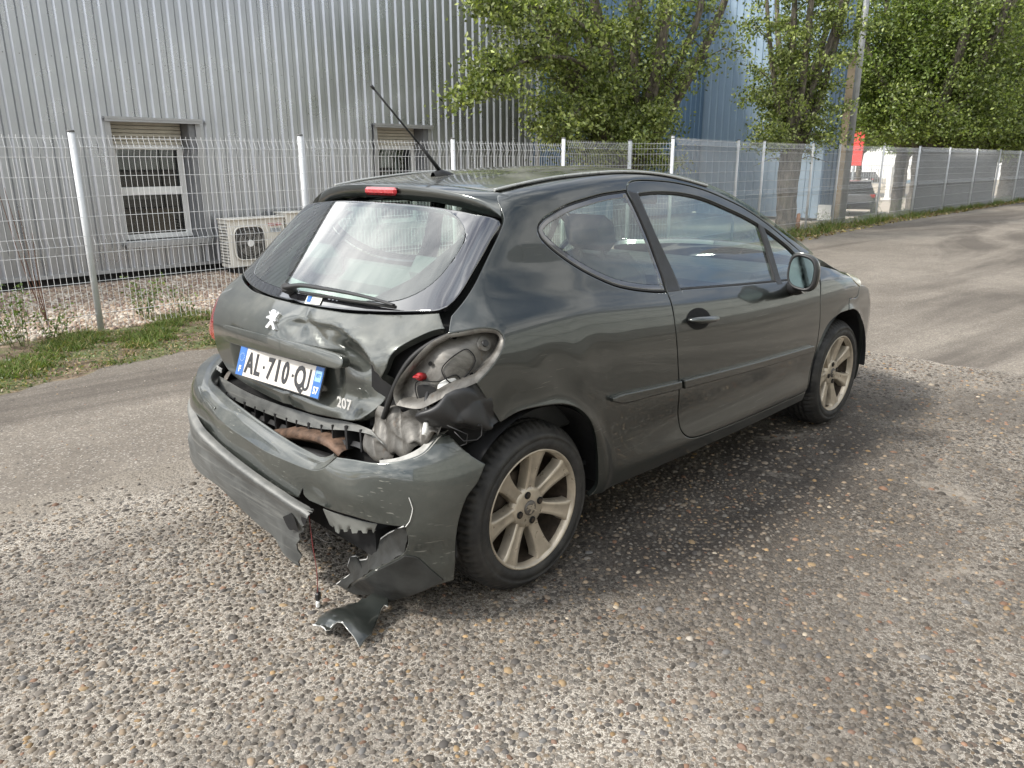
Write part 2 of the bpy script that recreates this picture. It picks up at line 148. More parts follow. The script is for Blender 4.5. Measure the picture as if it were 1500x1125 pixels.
DATA = {"body_side":[[[0.0309,1.0198],[0.0875,1.0632],[0.1509,1.1259],[0.2146,1.1993],[0.2658,1.2612],[0.2904,1.2994],[0.2898,1.332],[0.2919,1.3621],[0.3071,1.383],[0.4524,1.4056],[0.6153,1.4235],[0.7886,1.4353],[0.975,1.4406],[1.2378,1.4246],[1.5334,1.3724],[1.7541,1.3012],[1.9812,1.1984],[2.1798,1.1003],[2.3487,1.0193],[2.2689,1.0164],[2.1573,1.0788],[1.9512,1.197],[1.796,1.2683],[1.6505,1.3174],[1.52,1.3548],[1.4116,1.3783],[1.2712,1.3986],[1.1386,1.408],[1.0514,1.4109],[0.9954,1.4079],[0.9605,1.3967],[0.9429,1.3735],[0.7996,1.3653],[0.69,1.3512],[0.5853,1.3338],[0.5051,1.3103],[0.4542,1.2903],[0.4239,1.2646],[0.4252,1.2353],[0.4523,1.2021],[0.5024,1.1622],[0.5779,1.1147],[0.6591,1.0742],[0.7465,1.0387],[0.8444,1.013],[0.9486,0.9938],[1.0425,0.982],[1.0439,0.8865],[1.0609,0.7399],[1.0831,0.6091],[1.1139,0.4505],[1.1301,0.3941],[1.1636,0.3602],[1.212,0.3413],[1.5596,0.3209],[1.8744,0.3136],[2.2497,0.3076],[2.2282,0.2569],[0.589,0.2626],[0.62,0.2912],[0.6169,0.3841],[0.6003,0.4813],[0.5759,0.5497],[0.5458,0.6018],[0.4967,0.6483],[0.4243,0.6826],[0.3278,0.6988],[0.2279,0.6991],[0.153,0.6797],[0.0635,0.8309],[0.0989,0.8541],[0.1372,0.8835],[0.1671,0.9175],[0.1808,0.9448],[0.1693,0.9678],[0.126,0.98],[0.0645,0.9777],[0.0027,0.974]],[1,0,0,0,0,0,0,0,1,0,0,0,0,0,0,0,0,0,1,0,0,0,0,0,0,0,0,0,0,0,0,1,0,0,0,0,0,0,0,0,0,0,0,0,0,0,1,0,0,0,0,0,0,0,0,0,1,1,1,0,0,0,0,0,0,0,0,0,1,1,0,0,0,0,0,0,0,1]],"door":[[[2.147,1.0164],[2.0384,1.0788],[1.8381,1.197],[1.684,1.2683],[1.5356,1.3174],[1.4013,1.3548],[1.2882,1.3783],[1.1395,1.3986],[0.9965,1.408],[0.9017,1.4109],[0.8393,1.4079],[0.7979,1.3967],[0.7729,1.3735],[0.7902,1.3097],[0.8032,1.2248],[0.8108,1.1399],[0.8121,1.0505],[0.7978,0.982],[0.7779,0.8865],[0.7886,0.7399],[0.8129,0.6091],[0.8543,0.4505],[0.8686,0.3941],[0.9014,0.3602],[0.9526,0.3413],[1.3285,0.3209],[1.6702,0.3136],[2.0797,0.3076],[2.092,0.3471],[2.1278,0.4713],[2.1397,0.6304],[2.1408,0.7992],[2.187,0.921]],[1,0,0,0,0,0,0,0,0,0,0,0,0,0,0,0,0,0,0,0,0,0,0,0,0,0,0,1,0,0,0,0,0]],"qglass":[[[0.9429,1.3735],[0.7996,1.3653],[0.69,1.3512],[0.5853,1.3338],[0.5051,1.3103],[0.4542,1.2903],[0.4239,1.2646],[0.4252,1.2353],[0.4523,1.2021],[0.5024,1.1622],[0.5779,1.1147],[0.6591,1.0742],[0.7465,1.0387],[0.8444,1.013],[0.9486,0.9938],[1.0425,0.982],[1.0407,1.0505],[1.0223,1.1399],[0.9999,1.2248],[0.9716,1.3097]],[1,0,0,0,0,0,0,0,0,0,0,0,0,0,0,1,0,0,0,0]],"dhole":[[[0.8437,1.361],[0.9752,1.3646],[1.161,1.3552],[1.3459,1.3265],[1.5303,1.2745],[1.6712,1.2293],[1.809,1.1726],[1.9067,1.121],[2.0126,1.0572],[2.0709,0.9989],[2.0632,0.9493],[1.9695,0.9093],[1.3534,0.9468],[0.9006,0.9783],[0.8964,1.0583],[0.863,1.2026]],[1,0,0,0,0,0,0,0,0,0,0,1,0,1,0,0]],"pillar":[[[0.7799,1.3733],[0.8388,1.3612],[0.863,1.2026],[0.8945,1.0558],[0.8934,0.9765],[0.8033,0.9814],[0.8121,1.0505],[0.8089,1.1401],[0.8032,1.2248],[0.7902,1.3097]],[1,1,0,0,1,1,0,0,0,0]],"divider":[[[1.7665,1.1911],[1.8116,1.1757],[1.8112,1.0529],[1.7767,0.9098],[1.7206,0.9126],[1.7562,1.0572]],[1,1,0,1,1,0]],"fender":[[[2.2376,0.9607],[2.3876,0.9293],[2.5762,0.8896],[2.6494,0.8694],[2.6693,0.8354],[2.7589,0.7888],[2.6999,0.74],[2.558,0.7471],[2.5173,0.689],[2.3755,0.6813],[2.235,0.6343],[2.1497,0.5284],[2.1237,0.4003],[2.0901,0.3053],[2.092,0.3471],[2.1278,0.4713],[2.1397,0.6304],[2.1408,0.7992]],[1,0,1,0,0,1,0,1,1,0,0,0,0,1,0,0,0,0]],"mould_r":[[[0.3579,0.6366],[0.3524,0.6537],[0.4043,0.6557],[0.5972,0.6423],[0.805,0.6282],[0.8137,0.5913],[0.6021,0.6049],[0.4289,0.6154]],[1,1,0,0,1,1,0,0]],"mould_d":[[[0.8198,0.6282],[1.1022,0.6116],[1.5417,0.5871],[2.0601,0.5643],[2.0888,0.5276],[1.5567,0.5467],[1.1114,0.5724],[0.8319,0.5875]],[1,0,0,1,1,0,0,1]],"handle_cup":[[[0.8567,0.8648],[0.8869,0.8932],[0.9503,0.9039],[1.0092,0.8908],[1.042,0.8613],[1.0236,0.8299],[0.9784,0.8166],[0.9057,0.8246]],[0,0,0,0,0,0,0,0]],"headlight":[[[2.7496,0.8604],[2.656,0.8686],[2.6693,0.8354],[2.7728,0.7851],[2.8188,0.8102],[2.7866,0.841],[2.7709,0.8465]],[1,0,0,1,0,0,0]],"ditch":[[0.1224,-0.5101,1.383],[0.2783,-0.5131,1.4056],[0.4572,-0.5064,1.4235],[0.6384,-0.5212,1.4353],[0.8351,-0.5331,1.4406],[1.1125,-0.5494,1.4246],[1.4214,-0.5754,1.3724],[1.6462,-0.609,1.3012],[1.8716,-0.6579,1.1984],[2.0679,-0.7027,1.1003],[2.2365,-0.7368,1.0193]],"lamp":[[[0.4469,0.8309],[0.4727,0.8541],[0.5001,0.8835],[0.5195,0.9175],[0.5246,0.9448],[0.5093,0.9678],[0.4674,0.98],[0.4125,0.9777],[0.3563,0.974],[0.3001,0.9447],[0.2416,0.8834],[0.201,0.8283],[0.186,0.788],[0.1945,0.7547],[0.2734,0.7587],[0.3234,0.7849],[0.3734,0.8125],[0.4211,0.8246]],[1,0,0,0,0,0,0,0,1,0,0,0,0,1,0,0,0,0]],"htop":[[0.2629,1.0006],[0.3301,1.0009],[0.4668,1.0082],[0.5854,1.018],[0.6643,1.0272]],"hright":[[0.7194,0.9871],[0.6929,0.9808],[0.6646,0.9628],[0.6321,0.9334],[0.6143,0.9059],[0.6042,0.8659],[0.581,0.8225],[0.5556,0.7752],[0.5255,0.7254],[0.498,0.6934],[0.4671,0.6702],[0.4269,0.6543]],"hbot":[[0.3581,0.6468],[0.2659,0.6402],[0.0945,0.6332],[-0.0196,0.6262]],"gright":[[0.6201,1.2952],[0.6413,1.2324],[0.6601,1.1598],[0.6745,1.0979],[0.6773,1.0598],[0.6726,1.0412],[0.659,1.0316]],"gbot":[[0.5808,1.0224],[0.4617,1.0127],[0.324,1.0054],[0.1882,1.0016],[0.0503,1.0015],[-0.0569,1.0022]],"clear":[[0.339,1.3267],[0.4456,1.3118],[0.5056,1.2874],[0.5545,1.2528],[0.5738,1.22],[0.5796,1.1831],[0.5768,1.1221],[0.5562,1.086],[0.524,1.0629],[0.4767,1.0465]],"strip":[[[-0.4339,0.8575],[-0.3819,0.8686],[-0.0828,0.8871],[0.1533,0.8904],[0.3494,0.8859],[0.4058,0.8803],[0.4241,0.8697],[0.4244,0.8499],[0.4128,0.8393],[0.3121,0.8353],[0.1015,0.8301],[-0.1389,0.8196],[-0.3894,0.8049],[-0.4323,0.8083]],[1,0,0,0,0,0,0,0,0,0,0,0,0,0]],"crest":[[-0.5984,0.4376,0.5799],[-0.6039,0.4084,0.576],[-0.6256,0.2465,0.5504],[-0.6333,0.0938,0.5323],[-0.6353,-0.0925,0.5206],[-0.6324,-0.2403,0.5195],[-0.6238,-0.3679,0.5192],[-0.6165,-0.4241,0.5244],[-0.6075,-0.4641,0.5401],[-0.5971,-0.4888,0.561],[-0.5835,-0.5082,0.5833]],"bumper":[[[-0.7056,0.576],[-0.5983,0.5504],[-0.4888,0.5323],[-0.3503,0.5206],[-0.2374,0.5195],[-0.1359,0.5192],[-0.0889,0.5244],[-0.0529,0.5401],[-0.0275,0.561],[-0.004,0.5833],[0.057,0.5884],[0.1449,0.5911],[0.2052,0.6005],[0.2491,0.6116],[0.2878,0.6276],[0.3303,0.667],[0.3564,0.67],[0.4741,0.5678],[0.4492,0.5194],[0.4198,0.4841],[0.399,0.426],[0.3871,0.3573],[0.381,0.2699],[0.3688,0.1898],[0.3367,0.1843],[0.3034,0.172],[0.231,0.1273],[0.1351,0.049],[0.0702,0.0507],[-0.0369,0.0302],[-0.0482,0.0322],[0.0112,0.1008],[0.0972,0.2008],[0.1681,0.257],[0.2226,0.3036],[0.2391,0.3509],[0.2331,0.3989],[0.1392,0.4013],[0.0617,0.406],[-0.0363,0.405],[-0.1216,0.4073],[-0.1453,0.4207],[-0.1477,0.4417],[-0.1681,0.4017],[-0.2102,0.3985],[-0.3343,0.4044],[-0.4844,0.4159],[-0.662,0.4318],[-0.7744,0.4457]],[0,0,0,0,0,0,0,0,0,1,0,0,0,0,0,0,1,1,0,0,0,0,0,1,0,0,0,1,0,0,1,0,0,0,0,0,1,0,0,0,1,0,0,1,0,0,0,0,0]],"vhole":[[[-0.2384,0.3173],[-0.2105,0.3386],[-0.1876,0.3566],[-0.1778,0.3419],[-0.1736,0.3159],[-0.1714,0.2848],[-0.1944,0.2825],[-0.2173,0.2708],[-0.2287,0.2895]],[1,0,1,0,1,0,1,0,1]],"vend":[[[-0.1433,0.3684],[-0.1132,0.3902],[-0.0923,0.3953],[-0.1176,0.3602],[-0.1361,0.3229],[-0.1454,0.3382]],[1,0,1,0,1,0]],"lipshade":[[[-0.0361,0.0301],[0.0086,0.0909],[0.0981,0.1913],[0.1671,0.2482],[0.224,0.2932],[0.2607,0.2851],[0.3045,0.238],[0.3398,0.1961],[0.3038,0.1768],[0.2315,0.1309],[0.1352,0.0517],[0.0704,0.0534],[0.0025,0.0317]],[1,0,0,0,1,0,0,1,0,0,1,0,1]],"crest0":[[-0.6039,0.4084,0.576],[-0.6256,0.2465,0.5504],[-0.6333,0.0938,0.5323],[-0.6353,-0.0925,0.5206],[-0.6324,-0.2403,0.5195],[-0.6238,-0.3679,0.5192],[-0.6165,-0.4241,0.5244],[-0.6075,-0.4641,0.5401],[-0.5971,-0.4888,0.561],[-0.5835,-0.5082,0.5833]],"lip":[[-0.5254,0.536,0.6109],[-0.5719,0.3225,0.5932],[-0.586,0.1248,0.5829],[-0.5939,-0.0688,0.5654],[-0.5948,-0.2335,0.552],[-0.5882,-0.354,0.5433],[-0.5784,-0.4304,0.5413],[-0.5653,-0.4654,0.5652]],"lip2":[[-0.4962,0.5799,0.6172],[-0.5529,0.3281,0.6075],[-0.5707,0.1399,0.5948],[-0.5805,-0.0588,0.5776],[-0.583,-0.2282,0.5624],[-0.5774,-0.3419,0.554],[-0.5697,-0.4093,0.551],[-0.5546,-0.4537,0.5732]],"valA":[[-0.6083,0.5631,0.5049],[-0.637,0.3867,0.489],[-0.6474,0.2503,0.462],[-0.651,0.052,0.4344],[-0.6498,-0.146,0.4138],[-0.644,-0.2959,0.3998],[-0.6365,-0.3809,0.3851],[-0.6312,-0.424,0.3804]],"valR":[[-0.6552,0.4598,0.5105],[-0.6685,0.3471,0.4838],[-0.6764,0.1867,0.4549],[-0.6776,-0.0014,0.4292],[-0.676,-0.1794,0.4141],[-0.6694,-0.3273,0.3983],[-0.6625,-0.4006,0.3832],[-0.6579,-0.4387,0.3774]],"valB":[[-0.6092,0.5984,0.431],[-0.628,0.5027,0.3995],[-0.6509,0.2591,0.3893],[-0.6532,0.0612,0.3716],[-0.6522,-0.1142,0.3631],[-0.6464,-0.2686,0.347],[-0.6398,-0.334,0.328],[-0.6361,-0.3726,0.3249]],"valC":[[-0.6135,0.5894,0.3796],[-0.6293,0.4888,0.3438],[-0.6489,0.2217,0.3256],[-0.6427,0.0344,0.2834],[-0.6348,-0.1358,0.2556],[-0.6321,-0.2318,0.2536],[-0.6306,-0.2854,0.2564],[-0.6289,-0.319,0.2575]],"valD":[[-0.58,0.676,0.2796],[-0.6,0.5846,0.2415],[-0.62,0.3044,0.2397],[-0.625,0.1531,0.2166],[-0.625,-0.0052,0.1906],[-0.62,-0.1185,0.1737],[-0.615,-0.1606,0.127],[-0.61,-0.2503,0.1134]],"tornF":[[-0.5008,-0.7549,0.3914],[-0.4958,-0.7559,0.3477],[-0.5021,-0.7365,0.3002],[-0.5227,-0.6818,0.2533],[-0.5369,-0.5994,0.1967],[-0.5204,-0.4695,0.0957],[-0.5118,-0.398,0.0325]],"tornT":[[-0.515,-0.7572,0.4042],[-0.5,-0.654,0.3385],[-0.49,-0.5954,0.2941],[-0.49,-0.5811,0.2614],[-0.485,-0.5101,0.2047],[-0.485,-0.4997,0.1799],[-0.48,-0.4402,0.1496],[-0.475,-0.4167,0.1558],[-0.475,-0.3762,0.1362],[-0.48,-0.3649,0.0985],[-0.49,-0.4069,0.0922],[-0.51,-0.3294,0.0236]],"crackl":[[-0.5084,-0.7586,0.4001],[-0.5003,-0.77,0.4197],[-0.495,-0.7768,0.4477],[-0.4931,-0.7787,0.4637],[-0.4957,-0.7748,0.4815],[-0.4986,-0.7695,0.4989]],"flgA":[[-0.5313,-0.6713,0.59],[-0.4995,-0.7197,0.599],[-0.4681,-0.751,0.61],[-0.4329,-0.7709,0.6257],[-0.3699,-0.772,0.6652],[-0.3101,-0.7512,0.672]],"flgB":[[-0.5182,-0.6534,0.5948],[-0.4874,-0.697,0.605],[-0.4551,-0.7245,0.6192],[-0.4235,-0.7396,0.6349],[-0.3366,-0.7047,0.658],[-0.2675,-0.67,0.658]],"brk1":[[-0.599,-0.4348,0.3854],[-0.5917,-0.4766,0.3846],[-0.5762,-0.5446,0.3853],[-0.5554,-0.6096,0.3835],[-0.5379,-0.6516,0.3848]],"brk2":[[-0.5819,-0.4411,0.3246],[-0.5709,-0.4883,0.3124],[-0.5583,-0.5514,0.3352],[-0.5461,-0.5923,0.3453],[-0.5329,-0.627,0.3529]],"sillA":[[-0.44,0.6859,0.6101],[-0.44,0.5702,0.5988],[-0.44,0.3525,0.5837],[-0.44,0.1235,0.5877],[-0.44,0.004,0.5952],[-0.44,-0.1887,0.6079],[-0.44,-0.3779,0.6326],[-0.44,-0.5059,0.6372]],"sillB":[[-0.455,0.6254,0.5604],[-0.455,0.4895,0.5373],[-0.455,0.2521,0.537],[-0.455,-0.015,0.5493],[-0.455,-0.2084,0.5725],[-0.455,-0.4272,0.6167],[-0.455,-0.5376,0.6253],[-0.455,-0.5887,0.6104]],"sillC":[[-0.43,0.6113,0.5149],[-0.43,0.4569,0.4967],[-0.43,0.2508,0.4997],[-0.43,0.0358,0.5062],[-0.43,-0.1609,0.523],[-0.43,-0.3197,0.5482],[-0.43,-0.4254,0.5657],[-0.43,-0.4962,0.56]],"rustA":[[-0.47,0.1353,0.4805],[-0.47,-0.0385,0.5318],[-0.47,-0.185,0.555],[-0.47,-0.2968,0.5553],[-0.47,-0.3754,0.536]],"rustB":[[-0.49,0.0609,0.4821],[-0.49,-0.0808,0.5155],[-0.49,-0.2161,0.5398],[-0.49,-0.3136,0.5399],[-0.49,-0.3756,0.5242]],"rustC":[[-0.47,0.0335,0.4618],[-0.47,-0.0795,0.4805],[-0.47,-0.1855,0.4927],[-0.47,-0.2674,0.4966],[-0.47,-0.3104,0.4905]],"crA":[[-0.4136,-0.5171,0.7091],[-0.4029,-0.593,0.7283],[-0.385,-0.6867,0.7361],[-0.362,-0.7506,0.7631],[-0.3271,-0.7756,0.7873]],"crB":[[-0.4321,-0.4953,0.6445],[-0.4198,-0.5933,0.6723],[-0.4045,-0.6834,0.6722],[-0.3916,-0.7435,0.695],[-0.3571,-0.7921,0.7271]],"crC":[[-0.4552,-0.4926,0.5948],[-0.4395,-0.5896,0.6112],[-0.4276,-0.6606,0.6151],[-0.4124,-0.7402,0.6546],[-0.397,-0.7895,0.6921]],"crD":[[-0.4587,-0.5043,0.5411],[-0.4431,-0.5788,0.555],[-0.4247,-0.6473,0.5805],[-0.4094,-0.7066,0.6109],[-0.3961,-0.7602,0.6555]],"plA":[[-0.3669,-0.8067,0.8026],[-0.3213,-0.8208,0.813],[-0.2638,-0.8261,0.824],[-0.2169,-0.8305,0.7524],[-0.1718,-0.8359,0.6767]],"plB":[[-0.4162,-0.7776,0.7683],[-0.3828,-0.8246,0.7841],[-0.321,-0.8413,0.7782],[-0.2643,-0.8464,0.7332],[-0.2009,-0.8502,0.6827]],"plC":[[-0.4319,-0.7524,0.7313],[-0.4113,-0.8092,0.7441],[-0.3635,-0.8411,0.7336],[-0.2959,-0.8491,0.7125],[-0.228,-0.8536,0.6834]],"plD":[[-0.3969,-0.7227,0.6867],[-0.3742,-0.779,0.706],[-0.3364,-0.7989,0.6925],[-0.2725,-0.8065,0.6761],[-0.2132,-0.8123,0.6627]],"shA":[[-0.6591,-0.4835,0.05],[-0.6304,-0.4836,0.05],[-0.6189,-0.5224,0.075],[-0.5941,-0.5934,0.08],[-0.5356,-0.5896,0.07],[-0.4776,-0.5729,0.05],[-0.4729,-0.5969,0.04]],"shM":[[-0.6864,-0.4965,0.035],[-0.6937,-0.5437,0.05],[-0.684,-0.5805,0.08],[-0.6584,-0.655,0.085],[-0.5868,-0.6351,0.06],[-0.5027,-0.5909,0.035],[-0.4721,-0.5942,0.02]],"shB":[[-0.7026,-0.4897,0.006],[-0.6957,-0.5264,0.02],[-0.6976,-0.5647,0.006],[-0.6825,-0.6142,0.05],[-0.6419,-0.6679,0.006],[-0.5804,-0.6514,0.006],[-0.476,-0.5944,0.006]],"shard":[[-0.7257,-0.5306,0.035],[-0.6901,-0.4984,0.035],[-0.6464,-0.463,0.035],[-0.6342,-0.4666,0.035],[-0.6226,-0.4672,0.035],[-0.6032,-0.4596,0.035],[-0.5901,-0.4633,0.035],[-0.5843,-0.4847,0.035],[-0.5721,-0.4911,0.035],[-0.5673,-0.5167,0.035],[-0.5559,-0.5347,0.035],[-0.5345,-0.5291,0.035],[-0.5312,-0.5444,0.035],[-0.5043,-0.5418,0.035],[-0.4862,-0.5481,0.035],[-0.4638,-0.5525,0.035],[-0.4615,-0.5731,0.035],[-0.4793,-0.6028,0.035],[-0.5013,-0.6329,0.035],[-0.5076,-0.6208,0.035],[-0.5235,-0.6253,0.035],[-0.564,-0.6536,0.035],[-0.6087,-0.6888,0.035],[-0.6345,-0.694,0.035],[-0.664,-0.7034,0.035],[-0.6639,-0.6693,0.035],[-0.6675,-0.6425,0.035],[-0.6657,-0.6101,0.035],[-0.6749,-0.5954,0.035],[-0.6945,-0.5915,0.035],[-0.722,-0.6055,0.035],[-0.7114,-0.5744,0.035],[-0.705,-0.5436,0.035],[-0.7183,-0.5408,0.035]],"ridge":[[0.0509,0.9481],[-0.0413,0.9525],[-0.134,0.963],[-0.2333,0.9614],[-0.3044,0.9608],[-0.3851,0.9472],[-0.4558,0.9226],[-0.5165,0.8882],[-0.5599,0.8516],[-0.5869,0.8191]],"emblem":[[-0.4676,0.0584,0.9621],[-0.4792,0.0308,0.9512],[-0.4827,0.0464,0.9469],[-0.486,0.0501,0.9428],[-0.4882,0.0417,0.9403],[-0.4881,0.0241,0.9408],[-0.4911,0.0123,0.9367],[-0.4982,0.0188,0.9249],[-0.5027,0.0282,0.9148],[-0.5045,0.023,0.9105],[-0.5043,0.0098,0.9111],[-0.4988,-0.0008,0.9238],[-0.4977,-0.0071,0.9258],[-0.5011,-0.0189,0.9188],[-0.5036,-0.0208,0.9128],[-0.5043,-0.0322,0.9106],[-0.5028,-0.0404,0.9142],[-0.5,-0.0339,0.9208],[-0.4953,-0.0206,0.93],[-0.4916,-0.0107,0.936],[-0.489,-0.0108,0.9396],[-0.491,-0.0202,0.9368],[-0.4886,-0.0237,0.9401],[-0.483,-0.0136,0.9471],[-0.4742,-0.0138,0.9565],[-0.4679,-0.0163,0.9626],[-0.4632,-0.0033,0.9668],[-0.4675,0.0001,0.963],[-0.4732,-0.0027,0.9575],[-0.4649,0.0097,0.9654],[-0.4602,0.0254,0.9694],[-0.4606,0.0407,0.9688],[-0.4652,0.0464,0.9646],[-0.4715,0.0395,0.9589]],"wiper":[[-0.4097,0.0431,1.0461],[-0.3939,-0.0376,1.0603],[-0.3851,-0.1605,1.0627],[-0.3703,-0.3074,1.0607],[-0.3561,-0.4248,1.0542],[-0.3444,-0.5274,1.0427]],"blade":[[-0.403,0.0684,1.0274],[-0.3947,-0.0352,1.0355],[-0.3873,-0.1606,1.0366],[-0.3718,-0.3069,1.0353],[-0.3523,-0.4177,1.0347],[-0.3304,-0.5187,1.0331]],"sticker":[[-0.3885,-0.0751,1.0294],[-0.3776,-0.1623,1.0344],[-0.4059,-0.1783,1.0086],[-0.4164,-0.0956,1.0046]]}

# ------------------------------------------------------------------ helpers: materials
MAT = {}
class NT:
    def __init__(s, name):
        s.m = bpy.data.materials.new(name); s.m.use_nodes = True; s.t = s.m.node_tree; s.t.nodes.clear()
        s.o = s.t.nodes.new("ShaderNodeOutputMaterial"); s.tc = s.t.nodes.new("ShaderNodeTexCoord"); MAT[name] = s.m
        s.co = s.tc.outputs["Object"]
    def n(s, typ, **kw):
        x = s.t.nodes.new("ShaderNode"+typ)
        for k, v in kw.items():
            if k in x.inputs: s.set(x.inputs[k], v)
            else: setattr(x, k, v)
        return x
    def set(s, inp, v):
        if hasattr(v, "links"): s.t.links.new(v, inp)
        elif isinstance(v, (tuple, list)) and len(v) == 3 and inp.type == 'RGBA': inp.default_value = (*v, 1)
        else: inp.default_value = v
    def noise(s, scale, detail=4, rough=.55, vec=None, dist=0, out=0):
        return s.n("TexNoise", Scale=scale, Detail=detail, Roughness=rough, Distortion=dist, Vector=vec or s.co).outputs[out]
    def ramp(s, fac, *els):
        x = s.n("ValToRGB"); s.set(x.inputs[0], fac); r = x.color_ramp
        while len(r.elements) < len(els): r.elements.new(.5)
        for e, (p, c) in zip(r.elements, els):
            e.position = p; e.color = (c, c, c, 1) if not isinstance(c, (tuple, list)) else (*c, 1)
        return x.outputs[0]
    def mix(s, fac, a, b, mode='MIX'):
        x = s.n("Mix", data_type='RGBA', blend_type=mode); s.set(x.inputs[0], fac); s.set(x.inputs[6], a); s.set(x.inputs[7], b); return x.outputs[2]
    def math(s, op, a, b=0., c=0.):
        x = s.n("Math", operation=op); s.set(x.inputs[0], a); s.set(x.inputs[1], b); s.set(x.inputs[2], c); return x.outputs[0]
    def bump(s, h, strength=.5, dist=.01, nrm=None):
        x = s.n("Bump", Strength=strength, Distance=dist, Height=h)
        if nrm: s.set(x.inputs["Normal"], nrm)
        return x.outputs[0]
    def bsdf(s, **kw):
        x = s.n("BsdfPrincipled")
        for k, v in kw.items(): s.set(x.inputs[k.replace("_", " ")], v)
        return x
    def end(s, sh):
        s.t.links.new(sh.outputs[0] if hasattr(sh, "outputs") else sh, s.o.inputs[0]); return s.m
def simple(name, col, rough=.5, metal=0., var=.12, scale=9., bump=0., bscale=60., coat=0., cior=1.5):
    t = NT(name); c = t.mix(t.ramp(t.noise(scale, 5), (.3, 0.), (.7, 1.)), tuple(max(0, v*(1-var)) for v in col), tuple(v*(1+var) for v in col))
    kw = dict(Base_Color=c, Roughness=t.ramp(t.noise(scale*2.3, 3), (.3, max(0, rough-.08)), (.7, min(1, rough+.08))), Metallic=metal, Coat_Weight=coat, Coat_IOR=cior)
    if bump: kw["Normal"] = t.bump(t.noise(bscale, 4), bump, .004)
    return t.end(t.bsdf(**kw))

# ------------------------------------------------------------------ helpers: objects
def wloc(p):
    v = np.zeros(3)
    while p is not None: v = v+np.array(p.location); p = p.parent
    return v
def tag(o, label=None, cat=None, group=None, kind=None):
    for k, v in (("label", label), ("category", cat), ("group", group), ("kind", kind)):
        if v: o[k] = v
    return o
def thing(name, loc, label, cat, group=None):
    o = bpy.data.objects.new(name, None); COL.objects.link(o); o.location = loc; o.empty_display_size = .1
    return tag(o, label, cat, group)
def mesh_obj(name, V, F, mat, parent=None, smooth=False, N=None, mi=None, col=None):
    """V world coordinates (n,3); F list of index tuples or (m,k) array; N per-vertex normals"""
    V = np.asarray(V, float)-wloc(parent)
    me = bpy.data.meshes.new(name)
    if isinstance(F, np.ndarray): flat = F.ravel(); cnt = np.full(len(F), F.shape[1])
    else:
        cnt = np.array([len(f) for f in F]); flat = np.fromiter((i for f in F for i in f), dtype=np.int64)
    me.vertices.add(len(V)); me.vertices.foreach_set("co", V.ravel())
    me.loops.add(len(flat)); me.loops.foreach_set("vertex_index", flat.astype(np.int32))
    me.polygons.add(len(cnt)); st = np.concatenate([[0], np.cumsum(cnt)[:-1]])
    me.polygons.foreach_set("loop_start", st.astype(np.int32))
    try: me.polygons.foreach_set("loop_total", cnt.astype(np.int32))
    except Exception: pass
    sm = np.asarray(smooth) if not isinstance(smooth, bool) else np.full(len(cnt), smooth)
    me.polygons.foreach_set("use_smooth", sm.astype(bool))
    if mi is not None: me.polygons.foreach_set("material_index", np.asarray(mi, np.int32))
    me.update(calc_edges=True); me.validate()
    for m in (mat if isinstance(mat, (list, tuple)) else [mat]): me.materials.append(m)
    if col is not None:
        ca = me.color_attributes.new("tint", 'FLOAT_COLOR', 'POINT'); c4 = np.ones((len(V), 4)); c4[:, :3] = col; ca.data.foreach_set("color", c4.ravel())
    if N is not None and len(me.vertices) == len(V): me.normals_split_custom_set_from_vertices([tuple(n) for n in N])
    o = bpy.data.objects.new(name, me); COL.objects.link(o)
    if parent is not None: o.parent = parent
    return o
